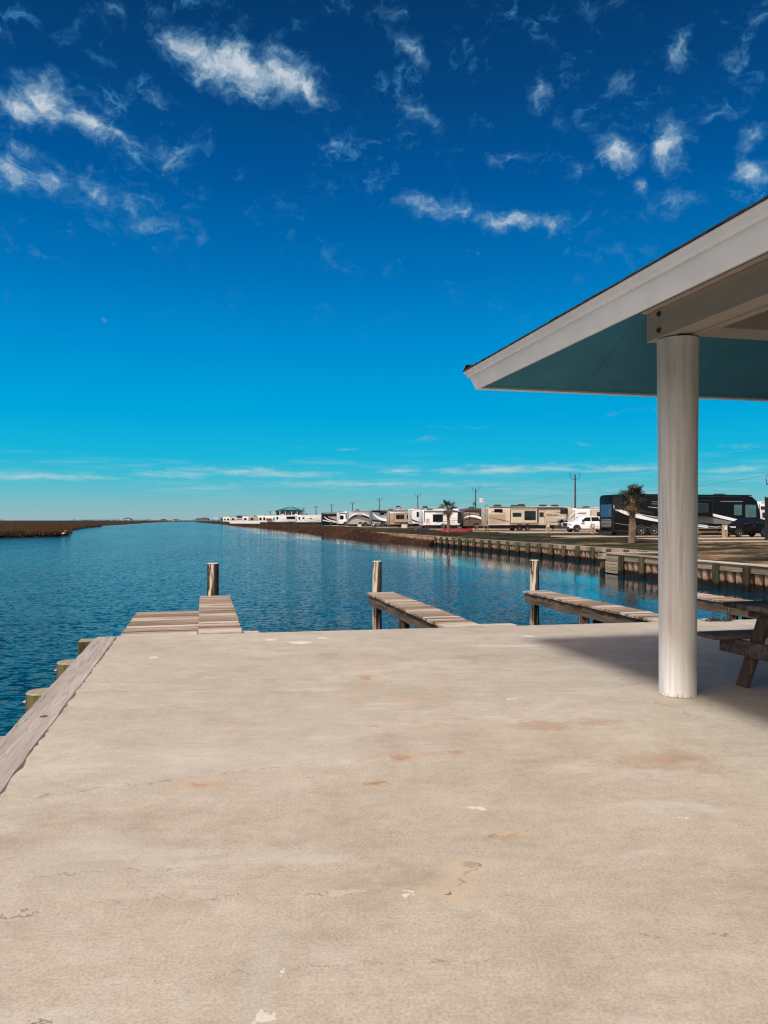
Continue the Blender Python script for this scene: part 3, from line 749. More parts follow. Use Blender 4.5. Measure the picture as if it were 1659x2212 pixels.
def pavilion():
    z0 = CAM_H
    # eave ring: s0..s1, t0..t1 at the fascia's foot
    s0, s1, t0, t1 = 2.785, 18.0, -5.0, 7.63
    def loop(off, z):
        a, b = P_(s0-off, t1+off); c, d = P_(s1+off, t0-off)
        return [(a, b, z), (c, b, z), (c, d, z), (a, d, z)]
    def loft(loops, closed=True):
        mb = MB(); n = 4; vs = [v for l in loops for v in l]; fs = []
        m = len(loops)
        for i in range(m if closed else m-1):
            for j in range(n): fs.append((i*n+j, i*n+(j+1) % n, ((i+1) % m)*n+(j+1) % n, ((i+1) % m)*n+j))
        return mb.add(vs, fs)
    zf, zt = z0+1.37, z0+1.55
    loft([loop(0, zf), loop(.070, zt), loop(.036, zt+.010), loop(-.034, zf+.010)]).build("fascia", M_FASCIA, PAV)
    # trim strip under the shingles, standing proud
    loft([loop(.050, zt-.040), loop(.073, zt-.045), loop(.078, zt-.022), loop(.092, zt-.004), loop(.099, zt+.002), loop(.103,zt+.02), loop(.03, zt+.02)]).build("drip_trim", M_WHITE, PAV)
    # soffit and ceiling: underside of the hipped roof, pitch .45
    def soff(off): return loop(-off, zf+.015+.48*off)
    loft([soff(.033), soff(1.26), soff(1.27), ], False).build("soffit", M_TEAL, PAV, recalc=False)
    loft([soff(1.30), soff(6.25)], False).build("ceiling", M_INNER, PAV, recalc=False)
    for i in range(1, 13):
        sm = MB()
        x, y = P_(s0+i*1.22, 0)
        a, b_ = P_(s0+i*1.22, t1-.05), P_(s0+i*1.22, t1-1.2)
        sm.bar((a[0], a[1], zf+.015+.48*.05-.003), (b_[0], b_[1], zf+.015+.48*1.2-.003), .025, .006)
        a, b_ = P_(s0+.05, t1-i*1.22), P_(s0+1.2, t1-i*1.22)
        sm.build('soffit_batten', M_TEAL, PAV); sm = MB()
        if i > 9: continue
        sm.bar((a[0], a[1], zf+.015+.48*.05-.003), (b_[0], b_[1], zf+.015+.48*1.2-.003), .025, .006)
        sm.build('soffit_batten', M_TEAL, PAV)
    # shingled roof
    def rf(off, dz=0): return loop(-off, zt+.021+.48*(off+.11)+dz)
    roof = MB(); W = (t1-t0)/2
    rnd = random.Random(5)
    roof = loft([loop(.110, zt+.021), loop(.112, zt+.030), rf(2, .02), rf(W-.02, .02)], False)
    roof.build("roof", M_SHINGLE, PAV)
    ed = MB()      # ragged shingle edge
    for (ax, ay, bx, by) in ((s0-.106, t1+.106, s0-.106, t0-.106), (s0-.106, t1+.106, s1, t1+.106)):
        L = math.hypot(bx-ax, by-ay); n = int(L/.14); dx, dy = (bx-ax)/L, (by-ay)/L
        for i in range(n):
            a = i*.14; b_ = a+.132; o = rnd.uniform(.0, .008); nx, ny = (-1, 0) if dx == 0 else (0, 1)
            p = P_(ax+dx*a+nx*o, ay+dy*a+ny*o); q = P_(ax+dx*b_, ay+dy*b_)
            zz = zt+.026+rnd.uniform(0, .004)
            i_ = (-nx*.1, -ny*.1)
            ed.add([(p[0], p[1], zz), (q[0]+nx*o, q[1]+ny*o, zz), (q[0]+i_[0], q[1]+i_[1], zz+.048), (p[0]+i_[0], p[1]+i_[1], zz+.048),
                    (p[0], p[1], zz+.007), (q[0]+nx*o, q[1]+ny*o, zz+.007), (q[0]+i_[0], q[1]+i_[1], zz+.055), (p[0]+i_[0], p[1]+i_[1], zz+.055)],
                   [(0,1,2,3),(4,5,6,7),(0,1,5,4),(1,2,6,5),(2,3,7,6),(3,0,4,7)])
    ed.build("shingle_edge", M_SHINGLE, PAV)
    # columns
    def column(s, t, name="column"):
        rn = random.Random(int(s*10)); mb = MB(); n = 40
        zs = [-.05, .0, .03, .5, 1.2, 2.0, 2.7, 3.26]; rad = [.168, .168, .165, .165, .168, .172, .178, .182]
        mb.tube([(0, 0, z) for z in zs], rad, n, jit=.012, rnd=rn)
        c = mb.build(name, M_COL, PAV, smooth=True, loc=(*P_(s, t), 0)); 
        b = MB(); vs = []
        for i in range(44):
            th = 2*math.pi*i/44; ro = .174+rn.uniform(-.004, .006)
            vs += [(math.cos(th)*.15, math.sin(th)*.15, .014), (math.cos(th)*ro, math.sin(th)*ro, .002+rn.uniform(0, .004))]
        b.add(vs, [(2*i, 2*i+1, (2*i+3) % 88, (2*i+2) % 88) for i in range(44)])
        b.build("base_caulk", M_CAULK, c)
        return c
    column(4.25, 6.27)
    for s, t in ((9.6, 6.27), (15.6, 6.27), (4.22, -3.6), (9.6, -3.6), (15.6, -3.6)): column(s, t)
    # plate beams: doubled planks along the columns, header between
    bz0, bz1 = z0+1.672, z0+1.935
    def beam(name, sa, sb, ta, tb, za=bz0, zb=bz1):
        mb = MB(); a, b = P_(sa, ta); c, d = P_(sb, tb); mb.box(a, c, b, d, za, zb); return mb.build(name, M_BEAM, PAV, bevel=.006, seg=2)
    b1 = beam("plate_beam", 4.06, 4.15, -4.0, 6.48); beam("plate_beam", 4.155, 4.29, -4.0, 6.47, bz0+.012); beam("plate_beam", 4.295, 4.38, -4.0, 6.48)
    beam("top_plate", 4.0, 4.4, -4.0, 6.60, bz1+.002, bz1+.04)
    beam("header", 4.385, 17, 6.10, 6.44, z0+1.75, bz1); beam("header", 4.385, 17, -3.75, -3.45, z0+1.75, bz1)
    beam("header", 9.45, 9.75, -3.4, 6.09, z0+1.76, bz1-.005)
    for t, z in ((6.27, bz0+.215), (6.27, bz0+.065)):
        bo = MB(); x, y = P_(4.06, t)
        bo.tube([(x, y, z), (x-.006, y, z)], .026, 14); bo.tube([(x-.006, y, z), (x-.026, y, z)], .014, 6)
        bo.build("bolt", M_BOLTD, b1)
    # rafters' tails are boxed; hip rafter lines inside
    for j in range(0, 26):
        t = 6.0-j*.6
        if t < -4: break
        r = MB(); x0, y = P_(4.42, t); r.bar((x0, y, bz1+.06), (x0+4.2, y, bz1+.06+  .48*4.2-.02), .04, .12); r.build("rafter", M_INNER, PAV)
M_CAULK = pm("caulk", lin((176,166,152)), .9, var=.25, scale=30)
M_BEAM = pm("painted_beam", lin((176,166,156)), .65, var=.06, scale=4, sc=(3,.5,3), bmp=.15)
M_BOLTD = pm("rusty_bolt", (.10,.08,.07), .6, metal=.6)
pavilion()

# ------------------------------------------------------------------ picnic table under the roof
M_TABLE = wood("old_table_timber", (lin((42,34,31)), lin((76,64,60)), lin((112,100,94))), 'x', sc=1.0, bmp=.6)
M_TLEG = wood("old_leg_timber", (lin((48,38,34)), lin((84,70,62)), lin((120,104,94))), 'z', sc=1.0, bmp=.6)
def picnic(name, label, s, t, rz, L, mt, ml, z=0, sc=1.0, group=None, W=.80):
    root = thing(name, label, "picnic table", at(s, t, z), AX+rz, group); root.scale = (sc,)*3
    # local: x along the length, y across, origin at the table's middle
    n = 5; w = W/n; H = .80
    tp = MB()
    for i in range(n): tp.box(-L/2+.006*(i % 2), L/2-.006*(i % 3), -W/2+i*w+.004, -W/2+(i+1)*w-.004, H-.042, H)
    tp.build("table_top", mt, root, bevel=.004, seg=1)
    for sg in (-1, 1):
        be = MB()
        for i in range(2):
            y0 = sg*(W/2+.10)+(.0 if sg > 0 else -.285)+i*.145
            be.box(-L/2, L/2, y0, y0+.138, .44, .48)
        be.build("bench", mt, root, bevel=.004, seg=1)
    for x in (-L/2+.26, L/2-.26):
        cb = MB(); cb.box(x-.022, x+.022, -W/2-.36, W/2+.36, .30, .438); cb.build("bench_support", mt, root)
        tb = MB(); tb.box(x-.022, x+.022, -W/2+.03, W/2-.03, H-.135, H-.044); tb.build("top_support", mt, root)
        for sg in (-1, 1):
            lg = MB(); xa = x+.047
            y1, y0 = sg*.20, sg*(W/2+.13); hw = .07
            lg.add([(xa-.02, y0-hw, 0), (xa+.02, y0-hw, 0), (xa+.02, y0+hw, 0), (xa-.02, y0+hw, 0), (xa-.02, y1-hw, H-.046), (xa+.02, y1-hw, H-.046), (xa+.02, y1+hw, H-.046), (xa-.02, y1+hw, H-.046)],
                   [(3,2,1,0),(4,5,6,7),(0,1,5,4),(1,2,6,5),(2,3,7,6),(3,0,4,7)])
            lg.build("leg", ml, root)
    return root
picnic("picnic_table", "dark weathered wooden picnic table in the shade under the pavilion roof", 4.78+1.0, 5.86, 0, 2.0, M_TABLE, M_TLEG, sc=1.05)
# dried seaweed lying at the deck's edge
def weed():
    rnd = random.Random(8); X, Y = px(1549, 1342); mb = MB()
    for i in range(46):
        a = rnd.uniform(-.2, .2); p = Vector((a, rnd.uniform(-.05, .05), .006))
        pts = [p.copy()]; d = Vector((rnd.uniform(-1,1), rnd.uniform(-.5,.5), rnd.uniform(.1, .7))).normalized()
        for j in range(4): p = p+d*rnd.uniform(.015, .04); p.z = max(.004, p.z); pts.append(p.copy()); d = (d+Vector((rnd.uniform(-.5,.5), rnd.uniform(-.5,.5), -.3))).normalized()
        mb.tube(pts, [.006,.006,.005,.004,.002], 5)
    o = mb.build("dried_weed", pm("dry_weed", (.05,.035,.025), .9), loc=(X, Y, 0)); tag(o, "small dark tangle of dried weed on the far edge of the concrete deck", "seaweed")
weed()

# ------------------------------------------------------------------ vehicle materials
def paint(name, c, rough=.32, var=.03): return pm(name, c, rough, var=var, scale=1.5, coat=.3)
V = {
 'white': paint("white_gelcoat", lin((238,240,240)), .4), 'cream': paint("beige_gelcoat", lin((206,192,172)), .4),
 'tan': paint("tan_gelcoat", lin((176,158,140)), .4), 'black': pm("black_paint", (.006,.006,.007), .4, var=.03, spec=.18),
 'charcoal': pm("charcoal_paint", (.022,.022,.025), .4, var=.03, spec=.2), 'grey': paint("grey_paint", lin((112,114,118)), .3), 'silver': paint("silver_paint", lin((172,176,180)), .3),
 'maroon': paint("maroon_paint", (.035,.008,.012), .2), 'brown': paint("brown_paint", lin((96,78,68)), .3), 'dbrown': paint("dark_brown_paint", (.03,.02,.018), .25),
 'blue': paint("blue_paint", lin((28,74,112)), .15), 'red': pm("red_hull", lin((138,44,42)), .6, var=.15), 'under': pm("undercarriage", (.012,.012,.013), .8),
 'glass': pm("dark_glass", (.008,.010,.012), .05, var=.02, spec=.7), 'rub': pm("tyre_rubber", (.018,.018,.018), .85), 'rim': pm("alloy_rim", (.62,.62,.63), .35, metal=.35),
 'chrome': pm("chrome", (.7,.7,.7), .08, metal=1), 'trim': pm("black_trim", (.02,.02,.022), .5), 'lamp': pm("headlamp_glass", (.7,.72,.74), .08, spec=.8), 'tail': pm("tail_lamp", (.10,.01,.01), .2),
 'awn': pm("awning_fabric", (.06,.06,.065), .9), 'acs': pm("air_conditioner_shell", (.03,.03,.033), .6), 'acw': pm("white_air_conditioner", lin((214,214,210)), .6), 'glass2': pm("cab_glass_painted_reflection", lin((70,104,104)), .08, var=.3, scale=1.2), 'frame': pm("window_frame", (.10,.10,.10), .5),  # glass2: lighter teal reflection painted into the pane colour
 'teal': paint("teal_metal_roof", lin((70,150,168)), .45), 'wood': wood("raw_timber", (lin((110,92,70)), lin((158,136,108)), lin((190,170,142))), 'x', bmp=.2),
}
def rrect(x0, x1, z0, z1, r=.08, n=3):
    pts = []
    for cx, cz, a0 in ((x1-r, z0+r, -90), (x1-r, z1-r, 0), (x0+r, z1-r, 90), (x0+r, z0+r, 180)):
        for i in range(n+1):
            a = R(a0+90*i/n); pts.append((cx+r*math.cos(a), cz+r*math.sin(a)))
    return pts
def bez(p, n=14):
    out = []
    for i in range(n+1):
        t = i/n; q = list(p)
        while len(q) > 1: q = [(a[0]*(1-t)+b[0]*t, a[1]*(1-t)+b[1]*t) for a, b in zip(q, q[1:])]
        out.append(q[0])
    return out
def swoosh(mb, p, w0, w1, wm=None, y=-.008, mi=0):
    """tapering painted stripe along a curve p (control points), thickness w0 -> wm -> w1"""
    c = bez(p); n = len(c); lo = []; hi = []
    for i, (x, z) in enumerate(c):
        t = i/(n-1); w = (w0*(1-t)+w1*t) if wm is None else (w0*(1-t)**2+2*t*(1-t)*wm*1.0+w1*t*t)
        lo.append((x, z-w/2)); hi.append((x, z+w/2))
    mb.strip(lo, hi, y, -.001); return mb
def wheel(root, x, y, r, w=.24, name='wheel', rim='rim', out=-1, twin=False):
    t = MB(); n = 24; y1 = y-out*w
    prof = [(r*.62, 0), (r*.93, .0), (r, .05), (r, w-.05), (r*.93, w), (r*.62, w)]
    vs = []
    for (rr, d) in prof:
        for j in range(n): a = 2*math.pi*j/n; vs.append((x+rr*math.cos(a), y-out*d, r+rr*math.sin(a)))
    fs = [(i*n+j, i*n+(j+1) % n, (i+1)*n+(j+1) % n, (i+1)*n+j) for i in range(len(prof)-1) for j in range(n)]
    t.add(vs, fs); t.f.append(tuple(range(n))); t.m.append(0); wh = t.build(name, V['rub'], root, smooth=True)
    m = MB(); yy = y+out*.0
    vs = []; pr = [(r*.62, 0), (r*.58, .02), (r*.50, .06), (r*.18, .05), (r*.14, .0)]
    for (rr, d) in pr:
        for j in range(n): a = 2*math.pi*j/n; vs.append((x+rr*math.cos(a), y+out*.006-out*d, r+rr*math.sin(a)))
    m.add(vs, [(i*n+j, i*n+(j+1) % n, (i+1)*n+(j+1) % n, (i+1)*n+j) for i in range(len(pr)-1) for j in range(n)])
    m.f.append(tuple((len(pr)-1)*n+j for j in range(n))); m.m.append(0)
    m.build("rim", V[rim], wh, smooth=True)
    h = MB()
    for i in range(8):
        a = 2*math.pi*i/8; cx, cz = x+math.cos(a)*r*.36, r+math.sin(a)*r*.36
        h.tube([(cx, y-out*.05, cz), (cx, y-out*.035+out*.004, cz)], r*.05, 8)
    h.build("rim_hole", V['trim'], wh)
    return wh
def window(root, x0, x1, z0, z1, y=0, r=.07, name='window', fr='frame', glass='glass', pane=False):
    f = MB(); f.prism(rrect(x0-.035, x1+.035, z0-.035, z1+.035, r+.02), y-.012, y-.002); w = f.build(name, V[fr], root)
    g = MB(); g.prism(rrect(x0, x1, z0, z1, r), y-.022, y-.0125); g.build('pane', V[glass], w)
    return w
def end_window(root, y0, y1, z0, z1, x=0, name='window', glass='glass'):
    f = MB(); f.box(x-.014, x-.002, y0-.03, y1+.03, z0-.03, z1+.03); w = f.build(name, V['frame'], root)
    g = MB(); g.box(x-.024, x-.0145, y0, y1, z0, z1); g.build('pane', V[glass], w); return w
def ac(root, x, y, z, w=.75, l=.95, h=.32, m='acs'):
    b = MB(); b.prism([(x-l/2, z), (x+l/2, z), (x+l/2-.05, z+h*.7), (x+l/2-.22, z+h), (x-l/2+.1, z+h), (x-l/2, z+h*.6)], y-w/2, y+w/2, taper=lambda a, c: .08 if c > z+.01 else 0)
    b.build("air_conditioner", V[m], root, bevel=.03)
def rv(label, loc, L, H, kind, body, stripes=(), wins=(), acs=(), wheels=(), door=None, awning=None, slides=(), ladder=False, W=2.55, endwin=(), rim='rim', skirt=None, cap=None, name=None, panels=(), endpanels=(), cat=None, group="motorhomes and campers in rows beyond the lawn", boxes=()):
    root = thing(name or kind, label, cat or {'motorhome':'motorhome','fifth_wheel_camper':'camper trailer','travel_trailer':'camper trailer'}[kind], loc, AX, group)
    zb = {'motorhome': .42, 'fifth_wheel_camper': .72, 'travel_trailer': .55}[kind]
    if kind == 'motorhome':
        poly = [(.06, zb), (L-.25, zb), (L-.02, zb+.35), (L, 1.5), (L-.06, 2.2), (L-.42, H-.55), (L-.95, H-.12), (L-1.5, H), (.30, H), (.09, H-.10), (.0, H-.35), (0, 1.2)]
    elif kind == 'fifth_wheel_camper':
        k0 = L-2.9
        poly = [(.0, zb), (k0, zb), (k0+.25, 1.55), (L-.7, 1.62), (L-.15, 1.9), (L, 2.25), (L-.12, H-.75), (L-.55, H-.25), (L-1.2, H-.02), (k0-1.5, H), (.22, H-.14), (.04, H-.22), (0, H-.5)]
    else:
        poly = [(.0, zb), (L-.5, zb), (L-.1, zb+.5), (L, 1.6), (L-.15, H-.6), (L-.5, H-.2), (L-1.2, H), (.35, H), (.08, H-.12), (0, H-.4)]
    b = MB(); b.prism(poly, 0, W); b.build("body", V[body], root, bevel=.055, smooth=True)
    # dark running gear under the floor
    c = MB(); c.box(.5, L-(3.1 if kind == 'fifth_wheel_camper' else .7), .25, W-.25, zb-.40, zb+.02)
    if kind == 'fifth_wheel_camper':
        c.box(L-3.25, L-3.13, .35, .47, .02, zb); c.box(L-3.25, L-3.13, W-.47, W-.35, .02, zb); c.box(L-1.6, L-1.3, W/2-.15, W/2+.15, 1.1, 1.6)
    if kind == 'travel_trailer': c.box(L-.1, L+1.1, W/2-.06, W/2+.06, .45, .57)
    c.build("chassis", V['under'], root)
    gt = MB(); gt.box(.25, L*.86, -.03, -.001, H-.16, H-.10); gt.box(-.03, .04, -.02, -.001, zb+.1, H-.35); gt.box(.1, L-(3.1 if kind == 'fifth_wheel_camper' else .5), -.012, -.001, zb, zb+.09); gt.build("edge_trim", V['trim'], root)
    for (x0, x1, z0, z1, m) in panels:
        p = MB(); p.prism(rrect(x0, x1, z0, z1, .04, 2), -.006, -.001); p.build("side_panel", V[m], root)
    for (y0, y1, z0, z1, m) in endpanels:
        p = MB(); p.box(-.008, -.001, y0, y1, z0, z1); p.build("rear_panel", V[m], root)
    by = {}
    for (m, p, w0, w1, *r_) in stripes: by.setdefault(m, []).append((p, w0, w1, r_[0] if r_ else None, r_[1] if len(r_) > 1 else -.008))
    for m, L_ in by.items():
        s = MB()
        for (p, w0, w1, wm, y) in L_: swoosh(s, p, w0, w1, wm, y)
        s.build("stripe", V[m], root)
    for w in wins: window(root, *w)
    for w in endwin: end_window(root, *w)
    for a in acs: ac(root, a[0], W/2, H-.02 if kind != 'x' else H, h=a[1] if len(a) > 1 else .3, m=a[2] if len(a) > 2 else 'acs')
    for x in wheels:
        wheel(root, x, -.02, .48 if kind == 'motorhome' else .39, rim=rim)
        wheel(root, x, W+.02, .48 if kind == 'motorhome' else .39, rim=rim, out=1)
        if kind == 'motorhome':
            f = MB(); f.strip([(x+math.cos(R(a))*.40, .48+math.sin(R(a))*.40) for a in range(-10, 191, 15)], [(x+math.cos(R(a))*.60, .48+math.sin(R(a))*.60) for a in range(-10, 191, 15)], -.012, -.001); f.build('wheel_arch', V['trim'], root)
        if kind != 'motorhome':
            f = MB(); f.strip([(x+math.cos(R(a))*.46, .39+math.sin(R(a))*.46) for a in range(0, 181, 15)], [(x+math.cos(R(a))*.54, .39+math.sin(R(a))*.54) for a in range(0, 181, 15)], -.05, .2); f.build("wheel_arch", V['trim'], root)
    if door:
        x0, x1, z0, z1 = door
        d = MB(); d.prism(rrect(x0, x1, z0, z1, .1), -.016, -.002); dd = d.build("door", V[body], root)
        for (a, c_, e, g) in ((x0-.02, x1+.02, z1, z1+.025), (x0-.025, x0, z0, z1), (x1, x1+.025, z0, z1)):
            fr = MB(); fr.box(a, c_, -.018, -.001, e, g); fr.build("door_frame", V['trim'], dd)
        g = MB(); g.prism(rrect(x0+.14, x1-.14, z0+(z1-z0)*.52, z1-.2, .06), -.026, -.0165); g.build("door_window", V['glass'], dd)
        h = MB(); h.box(x1-.12, x1-.05, -.05, -.017, z0+.85, z0+.98); h.build("handle", V['trim'], dd)
    if awning:
        x0, x1, z = awning
        a = MB(); a.tube([(x0, -.1, z), (x1, -.1, z)], .075, 10); aw = a.build("awning", V['awn'], root, smooth=True)
        for x in (x0+.05, x1-.05):
            q = MB(); q.box(x-.04, x+.04, -.1, -.03, z-1.9, z-.05); q.build("awning_arm", V['trim'], aw)
    for (x0, x1, z0, z1, m, d, ws) in slides:
        s = MB(); s.box(x0, x1, -d, .3, z0, z1); sl = s.build("slide_out", V[m], root, bevel=.04)
        fr = MB()
        for (a, b_, c_, e) in ((x0-.03, x1+.03, z1, z1+.05), (x0-.04, x0-.002, z0, z1), (x1+.002, x1+.04, z0, z1)): fr.box(a, b_, -d-.01, -d+.12, c_, e)
        fr.build("trim", V['trim'], sl)
        for w in ws: window(sl, *w, y=-d)
    if ladder:
        l = MB()
        for y in (.35, .75): l.tube([(-.12, y, .9), (-.12, y, H+.12), (.1, y, H+.2), (.3, y, H+.02)], .018, 6)
        for i in range(8): l.tube([(-.12, .35, 1.0+i*.32), (-.12, .75, 1.0+i*.32)], .015, 6)
        l.build("ladder", V['chrome'] if body in ('black',) else V['trim'], root)
    # tail lamps and bumper
    t = MB(); t.box(-.02, -.002, .12, .28, 1.0, 1.35); t.box(-.02, -.002, W-.28, W-.12, 1.0, 1.35); t.build("tail_lamp", V['tail'], root)
    bp = MB(); bp.box(-.14, -.01, .1, W-.1, zb-.12, zb+.04); bp.build("bumper", V['trim'], root)
    for (m, nm, x0, x1, y0, y1, z0, z1) in boxes:
        q = MB(); q.box(x0, x1, y0, y1, z0, z1); q.build(nm, V[m], root, bevel=.01, seg=1)
    return root
def wx(x, Y): return (x-830)/1661*Y
G = .15
# the big black coach
Yc = 71.3
rv("long black diesel coach with white swoosh stripes, its rear towards the canal", (wx(1325, Yc), Yc, .15), 15.9, 3.86, 'motorhome', 'black',
   stripes=[('white', [(.0,2.75),(1.4,1.75),(5,1.4),(10,.85)], .30, .25, .42), ('white', [(2.2,2.2),(3.6,1.7),(6,1.62),(7.2,1.52)], .02, .05, .16),
            ('grey', [(2.6,2.05),(4,1.62),(6.2,1.45),(9,1.1)], .04, .34, .3), ('silver', [(3.6,2.72),(5,2.6),(6.6,2.4),(8,2.35)], .03, .06, .16),
            ('white', [(9.4,2.25),(11,1.85),(13,1.45),(15.0,1.15)], .16, .10, .42), ('grey', [(8.4,1.65),(10,1.5),(12,1.25),(14.2,1.0)], .9, .05, .5, -.006),
            ('silver', [(8.6,.98),(10,.86),(12.4,.72),(13.6,.62)], .05, .03, .14), ('silver', [(4,3.0),(7,2.9),(9,2.9),(10,2.86)], .03, .03, .05), ('silver', [(4,3.2),(7,3.1),(9,3.1),(10,3.06)], .03, .03, .05), ('maroon', [(.1,2.75),(1.2,2.5),(2.6,2.45),(4.2,2.1)], .5, .1, .42),
            ('silver', [(.2,1.2),(2,.9),(4,.75),(6,.7)], .02, .01, .04), ('blue', [(-.0,2.9),(.2,2.6),(.35,2.4),(.4,2.3)], .7, .3, .6, -.006)],
   wins=[(12.9,13.75,1.95,2.95,0,.05,'window','trim','glass2'), (14.15,15.35,1.75,2.95,0,.12,'window','trim','glass2'), (6.3,7.4,2.35,2.85), (4.9,5.6,2.4,2.85)],
   acs=[(3.0,.22),(7.8,.22),(12.2,.22)], wheels=(2.9, 4.25, 12.2), slides=[(7.4,10.1,1.85,3.3,'black',.55,[(7.9,9.6,2.25,3.0)])],
   panels=[(.05,.95,2.9,3.7,'charcoal'), (11.4,13.9,3.25,3.3,'silver')],
   endpanels=[(.25,2.3,1.75,2.95,'blue'), (.3,2.25,.75,1.65,'charcoal'), (.5,.8,1.9,2.5,'grey')]+[(.35,2.2,.82+i*.13,.87+i*.13,'silver') for i in range(6)],
   boxes=[('trim','mud_flap',-.2,-.12,.1,2.45,.12,.42), ('black','roof_fairing',1.0,15.0,.1,.4,3.84,3.92), ('silver','slide_edge',10.1,10.3,-.02,-.003,2.0,3.2), ('trim','antenna',12.9,12.96,1.2,1.26,3.86,4.1)])
# beige fifth wheel with lettering
Yb = 103.2
B = rv("beige camper with gooseneck front, scripted lettering and a black framed slide-out", (wx(1054, Yb), Yb, G), 12.9, 3.35, 'fifth_wheel_camper', 'cream',
   stripes=[('dbrown', [(.1,1.9),(1.2,1.7),(2.2,1.35),(3.6,1.25)], .02, .05, .16), ('white', [(.2,2.0),(-.1,2.5),(.4,2.7),(.8,2.75)], .04, .08, .16), ('dbrown', [(.5,2.6),(1.2,2.6),(1.7,2.5),(2.6,2.42)], .1, .02, .08),
            ('white', [(1.4,1.2),(2.2,.95),(2.6,.85),(3,.82)], .02, .02, .07), ('dbrown', [(7.6,1.5),(8.6,1.1),(9.6,1.15),(11.2,1.05)], .02, .05, .13), ('white', [(7.4,1.65),(8.4,1.15),(9.4,1.0),(10.6,.95)], .03, .02, .10),
            ('dbrown', [(9.6,2.6),(11.3,2.55),(12.6,2.1),(11.2,1.75)], .03, .06, .16), ('white', [(9.4,1.9),(10.8,1.75),(12.2,1.75),(12.4,2.2)], .02, .10, .12), ('white', [(12.0,1.9),(12.5,2.3),(12.7,2.6),(12.72,2.8)], .25, .1, .2),
            ('dbrown', [(.1,3.1),(4,3.2),(8,3.22),(11,3.15)], .03, .03, .03)],
   wins=[(.95,2.1,2.55,2.95), (10.6,11.7,2.35,2.95)], acs=[(1.9,.28),(4.4,.24),(5.4,.36),(8.6,.30),(10.4,.30)], wheels=(4.55, 5.75), rim='silver',
   door=(7.35,8.25,1.0,2.75), awning=(7.2,11.6,3.12), ladder=True,
   slides=[(3.1,6.95,1.12,2.85,'cream',.5,[(3.4,4.6,1.95,2.45), (5.1,6.7,1.5,2.7)])],
   panels=[(.15,2.55,1.0,2.25,'tan'), (8.9,10.3,.8,1.25,'tan')], boxes=[('trim','slide_topper',3.0,7.05,-.5,-.36,2.98,3.06)])
def lettering(txt, root, x, y, z, size, mat, shear=0, name="lettering"):
    cu = bpy.data.curves.new(name, 'FONT'); cu.body = txt; cu.size = size; cu.extrude = .004; cu.shear = shear; cu.align_x = 'CENTER'; cu.materials.append(mat)
    tmp = bpy.data.objects.new("tmp", cu); COL.objects.link(tmp)
    me = bpy.data.meshes.new_from_object(tmp.evaluated_get(bpy.context.evaluated_depsgraph_get())); bpy.data.objects.remove(tmp)
    o = bpy.data.objects.new(name, me); COL.objects.link(o); o.parent = root; o.location = (x, y, z); o.rotation_euler = (R(90), 0, 0); return o
lettering("Reflection", B, 9.35, -.012, 2.05, .42, V['dbrown'], .35)
# brown curved coach behind
Yx = 133.0
rv("brown motorhome with white and maroon arcs, partly behind the white camper with open awning window", (wx(1001, Yx), Yx, G), 9.5, 3.55, 'motorhome', 'brown',
   stripes=[('white', [(.2,1.9),(1.6,2.6),(3,2.0),(4.6,1.2)], .1, .3, .6), ('maroon', [(.1,1.4),(1.5,2.1),(3,1.6),(4.6,1.1)], .1, .1, .3), ('tan', [(.1,2.7),(2,2.9),(3.4,2.4),(4.6,1.6)], .12, .1, .2), ('dbrown', [(.2,3.0),(2,3.1),(4,3.0),(6,2.8)], .4, .3, .4)],
   wins=[(3.0,3.7,2.1,2.75)], acs=[(2,),(5,)], wheels=(2.4, 6.9), boxes=[('trim','awning_arm',1.15,1.25,-.06,-.01,.9,2.95)])
# white travel trailer with big open window
Yd = 131.0
Dd = rv("white camper with a large dark open side window, right behind the wind-swept palm", (wx(914, Yd), Yd, G), 7.0, 3.2, 'travel_trailer', 'white',
   stripes=[('grey', [(3.4,2.3),(4.6,2.0),(5.4,1.8),(6.4,1.7)], .03, .02, .08), ('charcoal', [(3.2,1.9),(4.4,1.5),(5.4,1.45),(6.6,1.4)], .03, .03, .09), ('charcoal', [(2.2,.9),(3.2,1.3),(4.2,1.3),(5.6,1.1)], .03, .04, .12), ('grey', [(.9,2.9),(1.6,2.7),(2,2.5),(2.3,2.2)], .03,.02,.05)],
   wins=[(1.8,3.55,1.2,2.45,0,.03)], acs=[(1.6,),(5.2,)], wheels=(3.6, 4.5), awning=(.2,6.3,3.05), ladder=True, panels=[(6.25,6.95,.9,2.9,'charcoal'), (.55,1.2,.95,1.75,'silver')])
lettering("OUTDOOR", Dd, 2.9, -.012, 2.68, .26, V['grey']); lettering("EXPLORER", Dd, 2.9, -.012, 2.5, .2, V['grey'])
# tall white fifth wheel behind it
Ye = 150.0
rv("tall white camper with one narrow dark window, partly hidden behind the smaller white camper", (wx(889, Ye), Ye, G), 12.5, 3.9, 'fifth_wheel_camper', 'white',
   stripes=[('charcoal', [(.1,3.4),(1.2,3.55),(3,3.6),(6,3.65)], .1, .03, .07), ('charcoal', [(.1,1.6),(1.2,1.0),(2.2,.95),(3.4,.9)], .3, .05, .22)], wins=[(1.1,1.55,2.1,3.1,0,.15)], acs=[(3.2,.4),(6.5,.25),(9.5,.25)], wheels=(5, 6.2), ladder=True)
